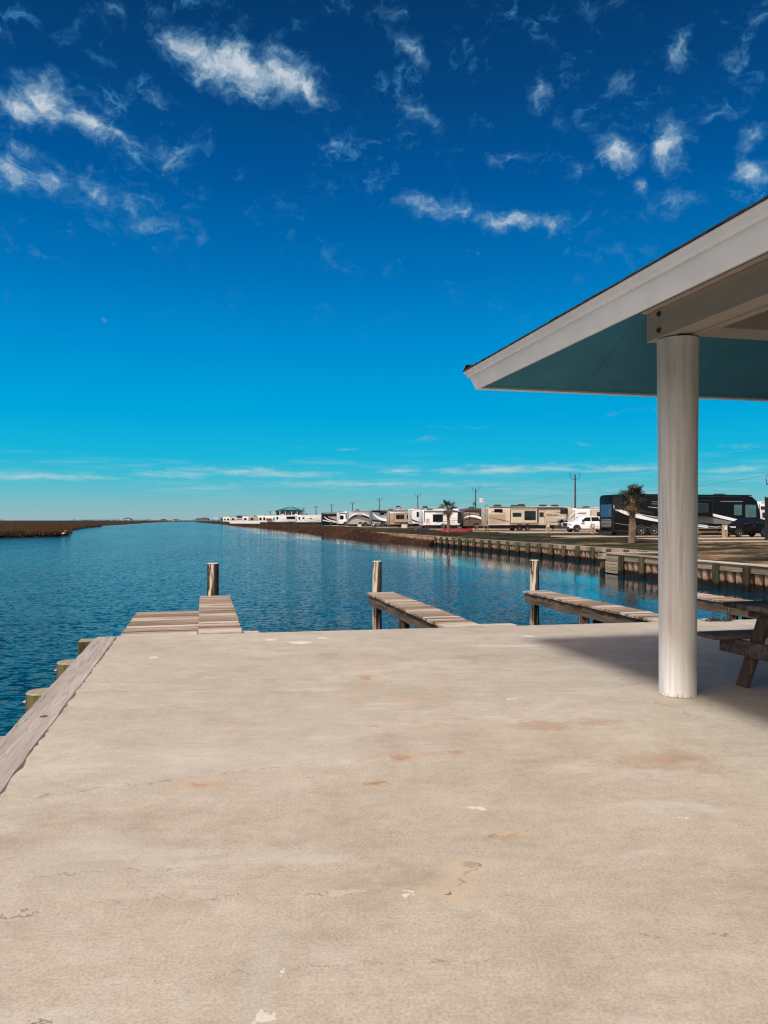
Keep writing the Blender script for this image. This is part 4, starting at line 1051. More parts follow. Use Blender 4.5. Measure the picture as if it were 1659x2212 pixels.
# tan
Yf = 154.5
rv("tan camper with a dark rounded window, between the white campers and the grey coach", (wx(842, Yf), Yf, G), 8.5, 3.35, 'travel_trailer', 'tan',
   stripes=[('dbrown', [(.1,1.3),(1.0,.95),(2,.95),(3.8,1.1)], .05, .03, .10), ('dbrown', [(.1,1.6),(.9,1.1),(2,1.05),(3.6,1.25)], .03, .02, .06), ('white', [(.1,3.0),(2,3.1),(3,3.15),(4.5,3.2)], .25, .1, .2)],
   wins=[(1.5,3.0,1.75,2.65,0,.08)], slides=[(.9,4.2,1.1,2.9,'tan',.35,[(1.3,2.9,1.7,2.6), (3.5,4.05,1.7,2.6)])], acs=[(5,)], wheels=(2.6,3.4), boxes=[('white','front_cap',4.3,4.9,-.06,-.01,.8,3.3)])
Yg = 172.0
rv("grey and white coach with broad sweeping swooshes and two small dark windows", (wx(803, Yg), Yg, G), 12, 3.75, 'motorhome', 'grey',
   stripes=[('white', [(.4,3.0),(1.2,1.7),(3.6,1.35),(6.5,1.15)], .3, .4, .9), ('charcoal', [(.1,1.5),(1.6,1.2),(4,.95),(6.6,.85)], .4, .1, .35), ('black', [(.1,3.45),(2.5,3.35),(4.5,3.1),(6.5,2.9)], .3, .5, .5), ('silver', [(1.8,3.0),(2.4,2.2),(4,1.8),(6.5,1.75)], .1, .9, .6), ('white', [(.1,1.0),(2,.9),(3.6,.7),(5.5,.65)], .05, .03, .1)],
   wins=[(1.9,2.9,2.65,3.2), (4.6,5.5,2.4,3.0)], acs=[(4.8,),], wheels=(2.6,3.9,9.6))
Yh = 190.0
rv("coach painted with a big black arch over a grey arch, white sides above", (wx(753, Yh), Yh, G), 12, 3.85, 'motorhome', 'silver',
   stripes=[('black', [(.05,1.4),(2.0,3.6),(4.0,2.4),(6.6,1.4)], .35, .4, .6), ('grey', [(.05,.9),(1.6,3.0),(3.6,1.9),(6.6,.8)], .5, .5, .7), ('tan', [(.6,.55),(2.0,1.9),(3.4,1.4),(5.4,1.25)], .5, .1, .35), ('white', [(.05,2.2),(2.2,4.0),(4.4,2.9),(6.4,2.0)], .3, .2, .4), ('charcoal', [(1.2,3.5),(3,3.55),(5,3.5),(6.4,3.45)], .12, .12, .12)],
   wins=[(2.2,3.5,2.7,3.15,0,.05,'window','silver','silver')], acs=[(2.6,.35),(8,)], wheels=(3.0,4.3,9.6), panels=[(4.2,5.9,2.35,3.2,'tan')])
rv("small white motorhome with a dark oval window beside the arch painted coach", (wx(731, 212), 212, G), 7, 3.6, 'motorhome', 'white', wins=[(.5,1.5,1.7,2.8,0,.25), (2.1,3.2,1.9,3.1)], acs=[(2.5,.4,'acw')], wheels=(2.0,5.4), panels=[(3.3,3.7,.8,3.3,'charcoal')], awning=(.2,4,3.4))
rv("black and tan coach with white swooshes and two little dark windows", (wx(697, 232), 232, G), 11.5, 3.75, 'motorhome', 'black',
   stripes=[('tan', [(1.8,2.6),(3,2.2),(4.4,2.0),(6.5,1.9)], .3, .6, 1.3), ('white', [(.5,2.6),(1.4,1.5),(3,1.2),(6,.9)], .25, .15, .45), ('white', [(.1,1.5),(2,1.1),(4,.8),(5.6,.7)], .3, .1, .2), ('silver', [(.1,3.5),(2,3.5),(4,3.5),(6,3.5)], .12, .12, .12)],
   wins=[(2.0,3.2,2.6,3.4,0,.05), (4.4,5.5,2.3,3.1,0,.05)], acs=[(5.4,.35)], wheels=(2.6,9.2))
rv("white camper with a thin dark outlined panel, left of the black and tan coach", (wx(641, 262), 262, G), 12.5, 3.5, 'fifth_wheel_camper', 'white', wins=[(.7,1.2,1.7,2.6), (4.6,5.2,1.9,2.2)],
   stripes=[('charcoal', [(3.4,2.1),(6,1.7),(8,1.3),(9.5,1.15)], .05, .03, .1), ('charcoal', [(1.5,1.4),(4,1.1),(6,1.0),(8,.95)], .03, .03, .06), ('trim', [(1.5,3.05),(4,3.05),(6,3.05),(8.2,3.05)], .07, .07, .07)], acs=[(3.5,),(7,)], wheels=(5,6.1), door=(1.9,2.8,1.0,2.7))
rv("white camper with a wide dark window block in front of the teal roofed house", (wx(594, 286), 286, G), 12, 3.5, 'fifth_wheel_camper', 'white', wins=[(.6,1.3,1.8,2.7), (4.4,7.6,1.9,2.9,0,.05), (8.2,10.9,1.5,2.9,0,.05)],
   stripes=[('charcoal', [(2,1.2),(5,.95),(8,.95),(10,.9)], .05, .03, .1)], acs=[(3,.3,'acw'),(8,.3,'acw')], wheels=(5,6.1))
rv("white camper with small square windows and a red awning on its side", (wx(558, 326), 326, G), 11, 3.6, 'travel_trailer', 'white', wins=[(.5,1.5,1.5,2.6), (2.2,3.0,1.5,2.7), (6.4,7.4,1.5,2.5), (8.6,9.5,1.5,2.5)], boxes=[('red','red_awning',3.4,5.6,-.9,-.02,1.7,2.3)], acs=[(3,),(7,)], wheels=(5,6.1))
FAR = [(538,352,9,3.3,'tan'),(524,372,9,3.5,'white'),(511,392,8,3.3,'white'),(498,415,9,3.4,'cream'),(488,448,10,3.5,'white'),(482,500,9,3.6,'white'),(476,560,10,3.6,'grey')]
FLAB = ["small tan camper above the white fence, furthest right of the tiny far campers","tiny white camper just right of the flag above the white fence","tiny white camper right below the little flag on its pole","tiny cream camper at the left part of the white fence",
        "tiny white camper just left of the white fence","tiny white camper second from the left end of the far row","tiny grey camper at the far left end of the row"]
for (x, Y, L, H, m), lb in zip(FAR, FLAB):
    rv(lb, (wx(x, Y), Y, G), L, H, 'travel_trailer', m, wins=[(.8,2.0,1.6,2.5), (4,5.6,1.6,2.6), (6.6,7.3,1.3,2.6)], acs=[(3,),(6,)], wheels=(4,5), stripes=[('charcoal', [(.2,1.3),(2,1.1),(5,1.0),(7,1.0)], .1, .05, .16)])
# second row of campers seen through the gap above the pickup
Yw = 118
Ww = rv("white camper behind the pickup with a rounded brown framed slide-out", (wx(1242, Yw), Yw, G), 9.5, 3.45, 'fifth_wheel_camper', 'white', wins=[(3.9,4.4,1.9,2.6)], acs=[(2.6,.22),(5.6,.22)], wheels=(4.6,5.7),
   slides=[(2.6,7.0,1.1,3.05,'cream',.3,[(3.6,4.2,1.9,2.7), (4.9,6.6,1.8,2.7)])], stripes=[('dbrown', [(.3,1.9),(1.0,1.6),(1.5,1.5),(2,1.3)], .25, .05, .2), ('dbrown', [(.4,2.5),(1,2.45),(1.4,2.45),(1.9,2.45)], .08,.08,.08)])
lettering("COUGAR", Ww, 1.3, -.012, 2.5, .28, V['dbrown'])
Yr = 92
rv("white camper at the photo's right border beyond the black car", (wx(1641, Yr), Yr, G), 8.5, 3.7, 'travel_trailer', 'white', wins=[(.2,.7,2.75,3.1)], acs=[(5,)], wheels=(4,5), door=(.25,.95,.8,2.6))

# ------------------------------------------------------------------ pickup and car, both facing the canal
def car(label, name, cat, loc, side, belt, paintm, wins, wheels, W, r, hl, rim='rim', extra=()):
    root = thing(name, label, cat, loc, AX)
    zt = max(z for x, z in side)
    tp = lambda x, z: (max(0, z-belt)*.30 + (.10 if z < .35 else 0) + max(0, .5-x)*.18)
    b = MB(); b.prism(side, 0, W, taper=tp); b.build("body", V[paintm], root, bevel=.05, smooth=True)
    for (poly, nm) in wins:
        g = MB(); vs = []
        n = len(poly)
        for off in (-.010, .03): vs += [(x, max(0, z-belt)*.30+off, z) for x, z in poly]
        g.add(vs, [tuple(range(n)), tuple(range(2*n-1, n-1, -1))]+[(i, i+n, (i+1) % n+n, (i+1) % n) for i in range(n)])
        g.build(nm, V['glass'], root)
    for x in wheels:
        wheel(root, x, -.02, r, .26, rim=rim); wheel(root, x, W+.02, r, .26, out=1, rim=rim)
        a = MB(); a.strip([(x+math.cos(R(q))*(r+.02), r+math.sin(R(q))*(r+.02)) for q in range(-10, 191, 12)], [(x+math.cos(R(q))*(r+.10), r+math.sin(R(q))*(r+.10)) for q in range(-10, 191, 12)], -.012, .3); a.build("wheel_arch", V['trim'], root)
    for (m, nm, args) in extra:
        q = MB(); q.box(*args); q.build(nm, V[m], root, bevel=.008, seg=1)
    return root
Yt = 93.0
T = [(.08,.55),(.0,.7),(.02,1.05),(.12,1.18),(1.35,1.27),(1.55,1.32),(2.15,1.85),(2.4,1.92),(4.15,1.92),(4.38,1.86),(4.5,1.32),(6.05,1.32),(6.1,1.25),(6.12,.6),(5.6,.5),(.6,.45)]
car("white crew cab pickup truck with dark windows parked beyond the lawn, facing the canal", "pickup_truck", "pickup truck", (wx(1229, Yt), Yt, G), T, 1.28, 'white',
    [([(1.75,1.34),(2.25,1.80),(2.95,1.84),(2.95,1.34)], "front_window"), ([(3.05,1.34),(3.05,1.84),(4.05,1.84),(4.2,1.36)], "rear_window")], (1.1, 4.95), 1.95, .42, 0,
    extra=[('lamp','headlight',(-.02,.36,-.005,.35,.92,1.12)),('lamp','headlight',(-.02,.36,1.6,1.955,.92,1.12)),('trim','grille',(-.035,.03,.4,1.55,.72,1.14)),('chrome','bumper',(-.12,.06,.02,1.93,.5,.70)),('trim','side_mirror',(1.75,1.95,-.22,-.01,1.32,1.56)),('trim','door_handle',(3.0,3.12,-.012,.0,1.15,1.19)),('trim','badge',(1.62,1.98,-.012,-.0,1.06,1.12)),
           ('silver','running_board',(1.8,4.3,-.1,.05,.42,.48))])
win = MB(); win.add([(1.50,.10,1.36),(1.50,1.85,1.36),(2.10,1.72,1.86),(2.10,.23,1.86)], [(0,1,2,3)])
Ys = 66.5
S = [(.10,.42),(.0,.55),(.04,.80),(.22,.92),(1.05,1.06),(1.25,1.12),(1.95,1.54),(2.5,1.62),(3.4,1.58),(4.05,1.40),(4.42,1.05),(4.48,.70),(4.4,.42),(3.6,.32),(.9,.32)]
car("black compact hatchback car with bright alloy wheels parked near the black coach's front", "parked_car", "car", (wx(1577, Ys), Ys, G), S, 1.02, 'black',
    [([(1.42,1.12),(2.05,1.48),(2.5,1.53),(2.5,1.10)], "front_window"), ([(2.58,1.10),(2.58,1.53),(3.3,1.50),(3.7,1.30),(3.5,1.10)], "rear_window")], (.95, 3.55), 1.78, .33, 0,
    extra=[('lamp','headlight',(.16,.62,.02,.30,.80,.92)),('lamp','headlight',(.16,.62,1.48,1.76,.80,.92)),('silver','number_plate',(-.02,.02,.65,1.15,.48,.62)),('trim','side_mirror',(1.42,1.60,-.16,.02,1.08,1.22)),('trim','grille',(-.012,.05,.5,1.3,.66,.78)),('chrome','door_handle',(2.35,2.5,-.014,.0,.98,1.01))])

# ------------------------------------------------------------------ palms
M_TRUNK = pm("palm_trunk_bark", lin((104,86,70)), .9, var=.35, scale=9, bmp=.8)
M_BOOT = pm("palm_leaf_boot", lin((136,114,94)), .9, var=.3, scale=12, island=.3)
M_FROND = pm("palm_frond", lin((46,48,28)), .7, var=.3, scale=3, island=.45)
M_DEAD = pm("dead_palm_frond", lin((104,84,60)), .85, var=.3, scale=3, island=.3)
def palm(label, loc, H, r, cw, lean, seed, wind=(.3,0)):
    root = thing("palm_tree", label, "palm tree", loc, 0, "young fan palms on the lawn")
    rnd = random.Random(seed); pts = []; rad = []
    n = 12
    for i in range(n+1):
        f = i/n; pts.append((lean*f*f+math.sin(f*5)*.03, math.cos(f*4)*.03, H*f)); rad.append(r*(1.35 if f < .06 else 1.0-.30*f+.10*math.sin(f*3.1)))
    t = MB(); t.tube(pts, rad, 14, jit=.06, rnd=rnd); tk = t.build("trunk", M_TRUNK, root, smooth=True)
    b = MB(); k = 0; z = .05
    while z < H-.05:
        f = z/H; cx = lean*f*f+math.sin(f*5)*.03; rr = r*(1.0-.30*f+.10*math.sin(f*3.1))
        for j in range(7):
            a = 2*math.pi*(j/7)+k*.45; ca, sa = math.cos(a), math.sin(a); w = rr*.40
            u = Vector((-sa, ca, 0)); o = Vector((ca, sa, 0)); c = Vector((cx, 0, z))
            l = rnd.uniform(.14,.26)
            p = [c+o*rr*.95-u*w, c+o*rr*.95+u*w, c+o*(rr*1.28)+u*w*.45+Vector((0,0,l)), c+o*(rr*1.28)-u*w*.45+Vector((0,0,l)), c+o*rr*.8-u*w*.5+Vector((0,0,l*.9)), c+o*rr*.8+u*w*.5+Vector((0,0,l*.9))]
            b.add(p, [(0,1,2,3),(3,2,5,4),(0,3,4),(1,5,2)])
        z += .15; k += 1
    b.build("leaf_boots", M_BOOT, tk)
    top = Vector(pts[-1])
    def frond(mb, az, el, L, fl, droop):
        d = Vector((math.cos(az)*math.cos(el), math.sin(az)*math.cos(el), math.sin(el)))
        d = (d+Vector((wind[0], wind[1], 0))*.5).normalized()
        base = top+Vector((0,0,rnd.uniform(-.25,.05)))
        tip = base+d*L; mid = base+d*L*.5+Vector((0,0,.05*L))
        side = d.cross(Vector((0,0,1)));
        if side.length < .1: side = Vector((1,0,0))
        side.normalize(); up = side.cross(d).normalized()
        mb.tube([base, mid, tip], [.02,.014,.01], 4)
        m = 15
        for i in range(m):
            a = R(-105+210*i/(m-1)); dd = (d*math.cos(a)+side*math.sin(a)+up*(.12*rnd.uniform(-1,1.6))).normalized()
            ll = fl*(.72+.28*math.cos(a))*rnd.uniform(.8,1.1); wv = dd.cross(up).normalized()*.036
            p1 = tip+dd*ll*.6; p2 = tip+dd*ll+Vector((0,0,-droop*ll*rnd.uniform(.3,1)))
            mb.add([tip, p1-wv, p1+wv, p2], [(0,1,2),(1,3,2)])
    g = MB()
    for i in range(26): frond(g, rnd.uniform(0, 6.28), R(rnd.uniform(-12, 85)), cw*rnd.uniform(.38,.58), cw*rnd.uniform(.40,.55), .45)
    g.build("crown", M_FROND, root, recalc=False)
    dm = MB()
    for i in range(13): frond(dm, rnd.uniform(0, 6.28), R(rnd.uniform(-75, -25)), cw*rnd.uniform(.30,.42), cw*rnd.uniform(.28,.38), .8)
    dm.build("dead_fronds", M_DEAD, root, recalc=False)
Xp, Yp = px(1365, 1173, .05)
palm("near palm with a thick criss-cross trunk standing in front of the black coach", (Xp, Yp, .04), 3.05, .19, 1.3, .12, 3, (.05,0))
Xp2, Yp2 = px(969, 1150.8, .1)
palm("wind-swept palm beside the upturned red boat on the lawn", (Xp2, Yp2, .08), 3.0, .155, 1.35, -.06, 8, (.35,0))

# ------------------------------------------------------------------ utility poles and wires
M_POLE = pm("creosote_pole", lin((70,54,44)), .9, var=.25, scale=3, sc=(4,4,.5))
M_STEEL = pm("grey_steel", lin((110,112,114)), .5, metal=.5)
POLES = [(1243,1023,143,"tall dark utility pole rising behind the pickup, between beige camper and black coach"),(1028,1053,204,"utility pole carrying a round transformer, behind the brown motorhome"),(903,1067,253,"utility pole behind the tall white camper, left of the far palm"),
 (820,1076,301,"utility pole with a dangling fitting above the grey coach"),(762,1084,356,"utility pole above the coach painted with an arch"),(717,1089,410,"utility pole above the small white motorhome"),(683,1093,461,"short looking utility pole left of the black and tan coach"),(656.5,1096.5,516,"thin utility pole at the right end of the teal roof"),(584,1104,701,"far thin utility pole left of the teal roofed house")]
def pole(x, ytop, Y, label, trans=False):
    root = thing("utility_pole", label, "utility pole", (wx(x, Y), Y, 0), AX, "utility poles along the road behind the campers")
    H = CAM_H+(1124-ytop)/1661*Y
    p = MB(); p.tube([(0,0,-.5),(0,0,H-.3)], [.19*max(1, Y/300), .13*max(1, Y/300)], 10); p.build("pole", M_POLE, root, smooth=True)
    a = MB()
    for sg in (-1, 1):
        a.tube([(0, 0, H-1.15), (sg*.75, 0, H-.85), (sg*.95, 0, H-.6)], .05*max(1, Y/250), 6)
    a.build("crossarm", M_POLE, root)
    for sg in (-1, 1):
        i = MB(); i.tube([(sg*.95, 0, H-.62), (sg*.95, 0, H+.1)], [.05*max(1, Y/250), .09*max(1, Y/250)], 6); i.build("insulator", M_STEEL, root)
    i = MB(); i.tube([(0, 0, H-.32), (0, 0, H+.05)], [.06, .08], 6); i.build("insulator", M_STEEL, root)
    if trans:
        t = MB(); t.tube([(-.38, 0, H-4.9), (-.38, 0, H-4.0), (-.38, 0, H-3.9)], [.30,.30,.1], 14); t.build("transformer", M_STEEL, root, smooth=True)
        c = MB(); c.tube([(-.3, 0, H-3.7), (-.8, 0, H-4.0), (-1.0, 0, H-4.8), (-.8,0,H-5.6), (-.3, 0, H-5.8)], .04, 6); c.build("cable_loop", V['trim'], root)
        gw = MB(); gw.tube([(.1, 0, H-5.6), (2.0, 0, .1)], .03, 5); gw.tube([(.1, 0, H-5.2), (2.6, 0, .1)], .02, 5); gw.build("guy_wire", V['trim'], root)
    return Vector((wx(x, Y), Y, H))
tops = [pole(*p, trans=(p[0] == 1028)) for p in POLES]
near = Vector((47.9, 93.4, 10.6))
pole(830+1661*47.9/93.4, 1124-1661*9/93.4, 93.4, "utility pole with coiled cable at the photo's right border")
cl = thing("cable_coil", "coiled black cable hanging at the right border above the black car", "cable", (wx(1662.5, 93), 93, 0), 0)
q = MB(); q.tube([(math.cos(a/10*6.283)*.42, math.sin(a/10*6.283)*.04, 6.55+math.sin(a/10*6.283)*.72) for a in range(12)], .035, 6); q.tube([(-.1+math.cos(a/10*6.283)*.22, .1, 6.2+math.sin(a/10*6.283)*.3) for a in range(12)], .03, 6)
q.tube([(.3,0,7.2),(1.6,0,7.6)], .03, 6); q.build("coil", V['trim'], cl)
ux = Vector((CA, SA, 0))
def wires(pts, label, lat, dz, r):
    mb = MB()
    for a, b in zip(pts, pts[1:]):
        P = []
        for i in range(11):
            f = i/10; p = a.lerp(b, f)+ux*lat+Vector((0,0,dz-1.1*4*f*(1-f))); P.append(p)
        mb.tube(P, r, 4, cap=False)
    o = mb.build("power_line", V['trim']); tag(o, label, "power line", "power lines strung between the utility poles")
line = [near]+tops
wires(line, "upper power line on the canal side of the pole tops", -.95, .1, .007)
wires(line, "upper power line on the road side of the pole tops", .95, .1, .007)
wires(line, "lower thick cable strung between the poles well below their crossarms", 0, -3.2, .012)

# ------------------------------------------------------------------ things on the lawn
M_PED = pm("pedestal_timber", lin((168,146,124)), .85, var=.18, scale=6, sc=(4,4,.6))
def pedestal(x, y, label, h=1.15, w=.42):
    X, Y = px(x, y, .1)
    root = thing("utility_pedestal", label, "utility post", (X, Y, .08), AX, "timber hook-up posts of the camping pitches")
    b = MB(); b.box(-w/2, w/2, -.1, .1, 0, h); b.build("post", M_PED, root, bevel=.015)
    m = MB(); m.box(-.09, .10, -.17, -.102, h*.62, h*.9); m.build("meter_box", V['acw'], root, bevel=.01, seg=1)
    k = MB(); k.tube([(-.05,-.18,h*.6),(-.06,-.2,h*.3),(.1,-.2,h*.12)], .015, 5); k.build("cord", V['trim'], root)
pedestal(1566, 1163, "timber utility post with a white meter in front of the black car")
pedestal(1184, 1151.5, "timber utility post with a white meter in front of the beige camper's nose")
pedestal(1280.5, 1153, "timber utility post with a white meter in front of the white pickup")
def tbl(x, y, label, sc=1.0, m=V['wood'], L=1.9):
    X, Y = px(x, y, .1); s, t = inv(X, Y); picnic("picnic_table", label, s, t, 0, L, m, m, z=.1, sc=sc, group="picnic tables on the lawn pitches")
tbl(1041, 1149, "pale wooden picnic table beside the ladder end of the beige camper")
tbl(1290, 1151, "picnic table in the gap between the white pickup and the black coach", .95)
tbl(1535, 1161, "long brown picnic table under the stripes of the black coach, right of the column", 1.05, L=3.4)
# upturned red canoe
X0, Y0 = px(988, 1149, .1)
cn = thing("canoe", "upturned red canoe lying on the grass beside the far palm", "canoe", (X0, Y0, .1), AX+R(4))
mb = MB(); vs = []; N = 18
for i in range(N+1):
    f = i/N; x = -2.15+4.3*f; w = .40*math.sin(math.pi*f)**.6+.01; h = .36+.16*abs(2*f-1)**3
    for a in range(0, 181, 20): vs.append((x, math.cos(R(a))*w, math.sin(R(a))**.8*h))
m_ = 10; mb.add(vs, [(i*m_+j, i*m_+j+1, (i+1)*m_+j+1, (i+1)*m_+j) for i in range(N) for j in range(m_-1)]); mb.build("hull", V['red'], cn, smooth=True)
kl = MB(); kl.tube([(-2.1,0,.5),(-1.2,0,.40),(0,0,.37),(1.2,0,.40),(2.1,0,.5)], .02, 6); kl.build("keel", V['maroon'], cn)
# grill, stored gear under the campers
def chairset(x, y, label, col, seed):
    X, Y = px(x, y, .1); rnd = random.Random(seed)
    root = thing("folding_chair", label, "folding chair", (X, Y, .1), AX+rnd.uniform(-.5,.5), "folding chairs set out by the campers")
    a = MB(); a.box(-.27,.27,-.24,.24,.40,.43); a.build("seat", col, root)
    b = MB(); b.bar((0,.24,.42),(0,.42,.95), .54, .03, (0,1,0)); b.build("backrest", col, root)
    f = MB()
    for sg in (-.28, .28): f.bar((sg,-.25,0),(sg,.3,.62), .03,.03); f.bar((sg,.3,0),(sg,-.25,.62), .03,.03); f.bar((sg,-.28,.62),(sg,.32,.64), .05,.03)
    f.build("frame", V['silver'], root)
wf = pm("white_webbing", lin((220,220,216)), .7); bf = pm("blue_webbing", lin((40,90,150)), .7)
chairset(806, 1138.5, "white folding chair in front of the grey coach, leftmost of three", wf, 1); chairset(818, 1138.6, "blue folding chair between two white ones before the grey coach", bf, 2); chairset(829, 1138.4, "white folding chair nearest the tan camper", wf, 3)
def smallbox(name, label, cat, x, y, w, d, h, mat, lid=None):
    X, Y = px(x, y, .1); root = thing(name, label, cat, (X, Y, .1), AX)
    b = MB(); b.box(-w/2, w/2, -d/2, d/2, .0, h); b.build("body", mat, root, bevel=.03)
    l = MB(); l.box(-w/2-.02, w/2+.02, -d/2-.02, d/2+.02, h+.002, h+.05); l.build("lid", lid or mat, root, bevel=.02)
smallbox("cooler", "white cooler box standing on the grass before the arch painted coach", "cooler", 777, 1138, .8, .5, .6, wf)
smallbox("cooler", "white cooler box by the red cart in front of the tan camper", "cooler", 874, 1141, 1.0, .6, .7, wf)
smallbox("storage_bin", "low dark storage bin with blue lid beside the white camper", "bin", 914, 1147, 1.6, .6, .35, V['acs'], bf)
def bike(x, y, label, col):
    X, Y = px(x, y, .1); root = thing("bicycle", label, "bicycle", (X, Y, .1), AX, "bicycles leaning by the white camper")
    for xx in (0, 1.05):
        w = MB(); w.tube([(xx+.33*math.cos(a/16*6.2832), 0, .35+.33*math.sin(a/16*6.2832)) for a in range(17)], .022, 5, cap=False); w.build("wheel", V['rub'], root)
    f = MB(); 
    for a, b in (((0,0,.35),(.38,0,.85)), ((.38,0,.85),(.42,0,.33)), ((.42,0,.33),(.92,0,.85)), ((.38,0,.8),(.9,0,.82)), ((.92,0,.95),(1.05,0,.35)), ((0,0,.35),(.42,0,.33))): f.tube([a, b], .02, 6)
    f.build("frame", col, root)
    s = MB(); s.box(.28,.5,-.06,.06,.92,.97); s.build("saddle", V['trim'], root)
    h = MB(); h.tube([(.9,-.28,1.02),(.94,0,1.0),(.9,.28,1.02)], .014, 5); h.build("handlebar", V['trim'], root)
bike(879, 1144.5, "black bicycle parked behind the bins, left of the white camper with open window", V['charcoal'])
bike(917, 1146, "red bicycle leaning in front of the white camper", V['red'])
# flags
def flag(x, ytop, Y, H0, label, cols, fw=1.1, fh=.7, side=1):
    top = CAM_H+(1124-ytop)/1661*Y
    root = thing("flagpole", label, "flag", (wx(x, Y), Y, .1), AX, "flags flying over the camping pitches")
    p = MB(); p.tube([(0,0,0),(0,0,top-.1)], .04*max(1, Y/200), 6); p.build("pole", V['silver'], root)
    f = MB(); n = 8; nst = 6
    for k_ in range(nst):
        z0 = top-.15-fh*(k_+1)/nst; z1 = top-.15-fh*k_/nst
        for i in range(n):
            x0, x1 = side*fw*i/n, side*fw*(i+1)/n; w = lambda q: .07*math.sin(q*6)
            f.add([(x0, w(x0), z0), (x1, w(x1), z0), (x1, w(x1), z1), (x0, w(x0), z1)], [(0,1,2,3)], 1 if (i < n*.4 and k_ < 3) else (2 if k_ % 2 else 0))
    f.build("flag", cols, root, recalc=False)
US = [V['red'], pm("flag_blue", lin((40,50,96)), .8), wf]
flag(604.5*0+512, 1113.5, 390, 0, "tiny flag on a pole above the far end of the white fence", US, 6, 2.6, 1)
flag(1046, 1075.5, 130, 0, "slim flagpole with a small pale flag behind the beige camper's ladder", [wf, pm("flag_pale", lin((200,200,206)), .8), V['silver']], .9, .8, -1)
flag(856, 1068+24, 160, 0, "dark flag streaming above the tan camper", US, 1.6, .75, 1)
# white fence in front of the far campers
fx = thing("white_fence", "low white panel fence below the tiny far campers", "fence", (wx(497, 352), 352, .05), 0)
L = wx(562, 318)-wx(497, 352); d = Vector((wx(562, 318)-wx(497, 352), 318-352, 0)); fx.rotation_euler = (0,0,math.atan2(d.y, d.x)); L = d.length
f = MB(); f.box(0, L, -.03, .03, .15, 1.35); f.build("panels", V['white'], fx)
for i in range(8):
    f = MB(); f.box(L*i/7-.09, L*i/7+.09, -.1, -.031, 0, 1.5); f.build("post", V['white'], fx)
# teal roofed house
Yk = 395; hx = wx(592, Yk)
hs = thing("house", "raised house with a teal hipped metal roof and dark windows behind the far campers", "house", (hx, Yk, .1), 0)
hw = wx(657, Yk)-hx; ez = CAM_H+(1124-1104.5)/1661*Yk; rz = CAM_H+(1124-1094.5)/1661*Yk
M_HWALL = pm("house_siding", lin((150,176,184)), .7); M_HROOF = pm("dark_teal_roof", lin((44,84,96)), .5, var=.1)
b = MB(); b.box(1.0, hw-1.0, 0, 10, 2.2, ez); b.build("wall", M_HWALL, hs)
b = MB(); b.add([(0,-1.5,ez),(hw,-1.5,ez),(hw,11.5,ez),(0,11.5,ez),(hw*.5,4.5,rz),(hw*.58,5.5,rz)], [(0,1,5,4),(1,2,5),(2,3,4,5),(3,0,4),(3,2,1,0)]); rfh = b.build("roof", M_HROOF, hs)
b = MB(); b.add([(hw*.30,-1.8,ez+.5),(hw*.82,-1.8,ez+.5),(hw*.56,-1.8,rz-.15),(hw*.30,3,ez+.5),(hw*.82,3,ez+.5),(hw*.56,4,rz-.1)], [(0,1,2),(0,2,5,3),(1,4,5,2)]); b.build("gable", V['teal'], rfh)
for i in range(6): window(hs, 1.6+i*(hw-3)/6, 1.6+i*(hw-3)/6+1.2, ez-2.3, ez-.5, y=0)
for i in range(6):
    b = MB(); x = .3+i*(hw-.6)/5; b.box(x-.1, x+.1, -1.4, -1.2, 0, ez); b.build("post", V['white'], hs)
# far houses on the horizon
M_H1 = pm("far_house_wall", lin((186,190,188)), .8); M_H2 = pm("far_house_roof", lin((96,100,104)), .8)
def farhouse(x, Y, w, h, label, wall=M_H1, z0=-.3, stilts=True):
    root = thing("far_house", label, "house", (wx(x, Y), Y, z0), 0, "tiny houses on the horizon")
    b = MB(); zb = h*.35 if stilts else 0
    b.box(-w/2, w/2, 0, w*.8, zb, h*.75); b.build("wall", wall, root)
    r = MB(); r.prism([(-w*.58, h*.75), (w*.58, h*.75), (0, h)], -.5, w*.8+.5); r.build("roof", M_H2, root)
    if stilts:
        for sg in (-.42, 0, .42):
            q = MB(); q.box(w*sg-.15, w*sg+.15, .2, .6, 0, zb); q.build("stilt", wall, root)
farhouse(500/1.823, 1300, 11, 6.5, "tiny pale house alone on the marsh horizon")
farhouse(643/1.823, 1500, 9, 5, "tiny grey house on the horizon left of the canal's end", M_H2)
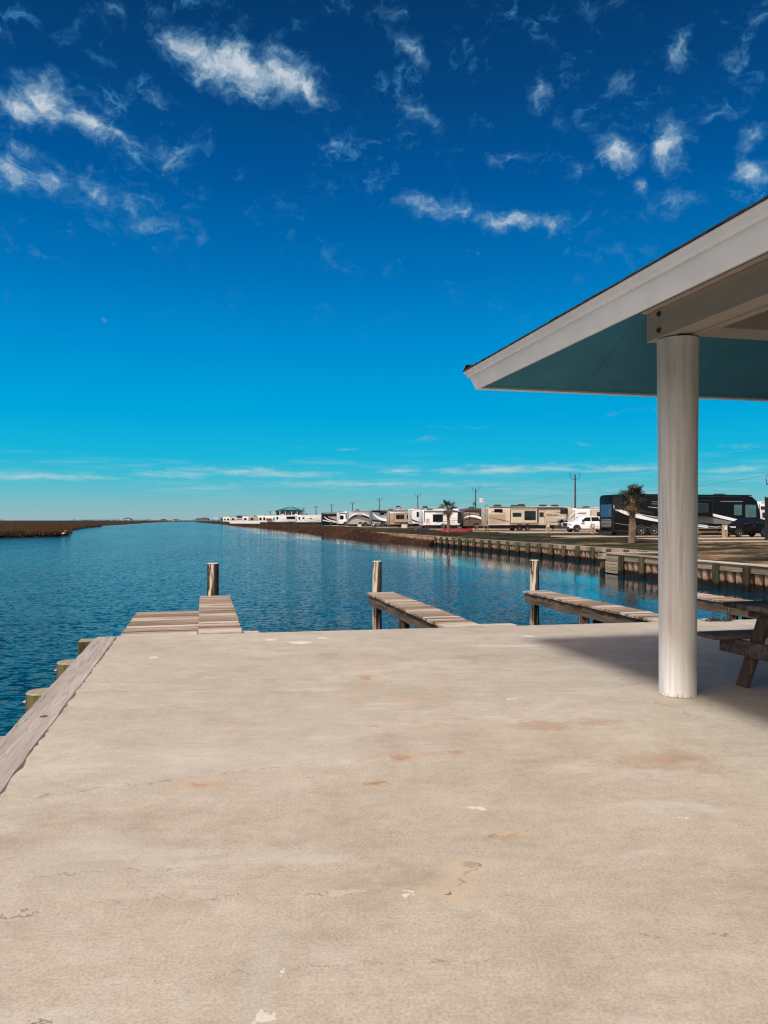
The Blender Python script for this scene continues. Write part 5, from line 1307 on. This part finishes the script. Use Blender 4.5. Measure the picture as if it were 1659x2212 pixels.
farhouse(688/1.823, 1540, 9, 4.5, "tiny house on the horizon where the canal ends, left of a pair")
farhouse(697/1.823, 1540, 7, 4.2, "tiny house on the horizon where the canal ends, right of a pair")
farhouse(782/1.823, 1200, 9, 5.5, "tiny dark stilt house in the middle of the canal's far end", M_H2)
farhouse(803/1.823, 1100, 12, 6, "tiny dark house just left of the far camper row", M_H2)
Xk, Yk2 = wx(467, 620), 620
kz = thing("shade_shelter", "tiny white roofed shelter on posts at the far end of the lawn", "shelter", (Xk, Yk2, .1), 0)
b = MB(); b.add([(-2.6,-2.6,2.6),(2.6,-2.6,2.6),(2.6,2.6,2.6),(-2.6,2.6,2.6),(0,0,4.0)], [(0,1,4),(1,2,4),(2,3,4),(3,0,4),(3,2,1,0)]); b.build("roof", V['silver'], kz)
for sx in (-2.2, 2.2):
    for sy in (-2.2, 2.2):
        b = MB(); b.box(sx-.12, sx+.12, sy-.12, sy+.12, -.2, 2.6); b.build("post", V['trim'], kz)
# marker post in the lawn
Xm, Ym = px(1335/3.318/1.823+1600/1.823, 1166, 0); 
# white egret on the sand spit
Xe, Ye_ = -51.2*1.0, 122.0
eg = thing("egret", "small white wading bird standing on the sandy spit of the marsh", "bird", (wx(138, 121), 121, -1.0), 0)
mb = MB(); mb.tube([(-.32,0,.42),(-.2,0,.50),(0,0,.56),(.16,0,.62),(.20,0,.74),(.15,0,.88),(.2,0,.98),(.27,0,.98),(.40,0,.95)], [.02,.09,.13,.07,.035,.03,.04,.03,.006], 10); mb.build("body", wf, eg, smooth=True)
for yy in (-.04, .04):
    b = MB(); b.tube([(0,yy,0),(.03,yy,.24),(0,yy,.5)], .014, 6); b.build("leg", V['trim'], eg)
# plain panel for an unidentified black edge at the photo's right border
bk = thing("dark_upright", "dark upright panel cut off by the photo's right border", "sign", (wx(1655, 55), 55, .1), AX)
b = MB(); b.box(0, 1.2, 0, .08, .1, 3.15); b.build("panel", V['charcoal'], bk)
b = MB(); b.box(-.03, .0, -.01, .09, .0, 3.2); b.build("frame", V['trim'], bk)
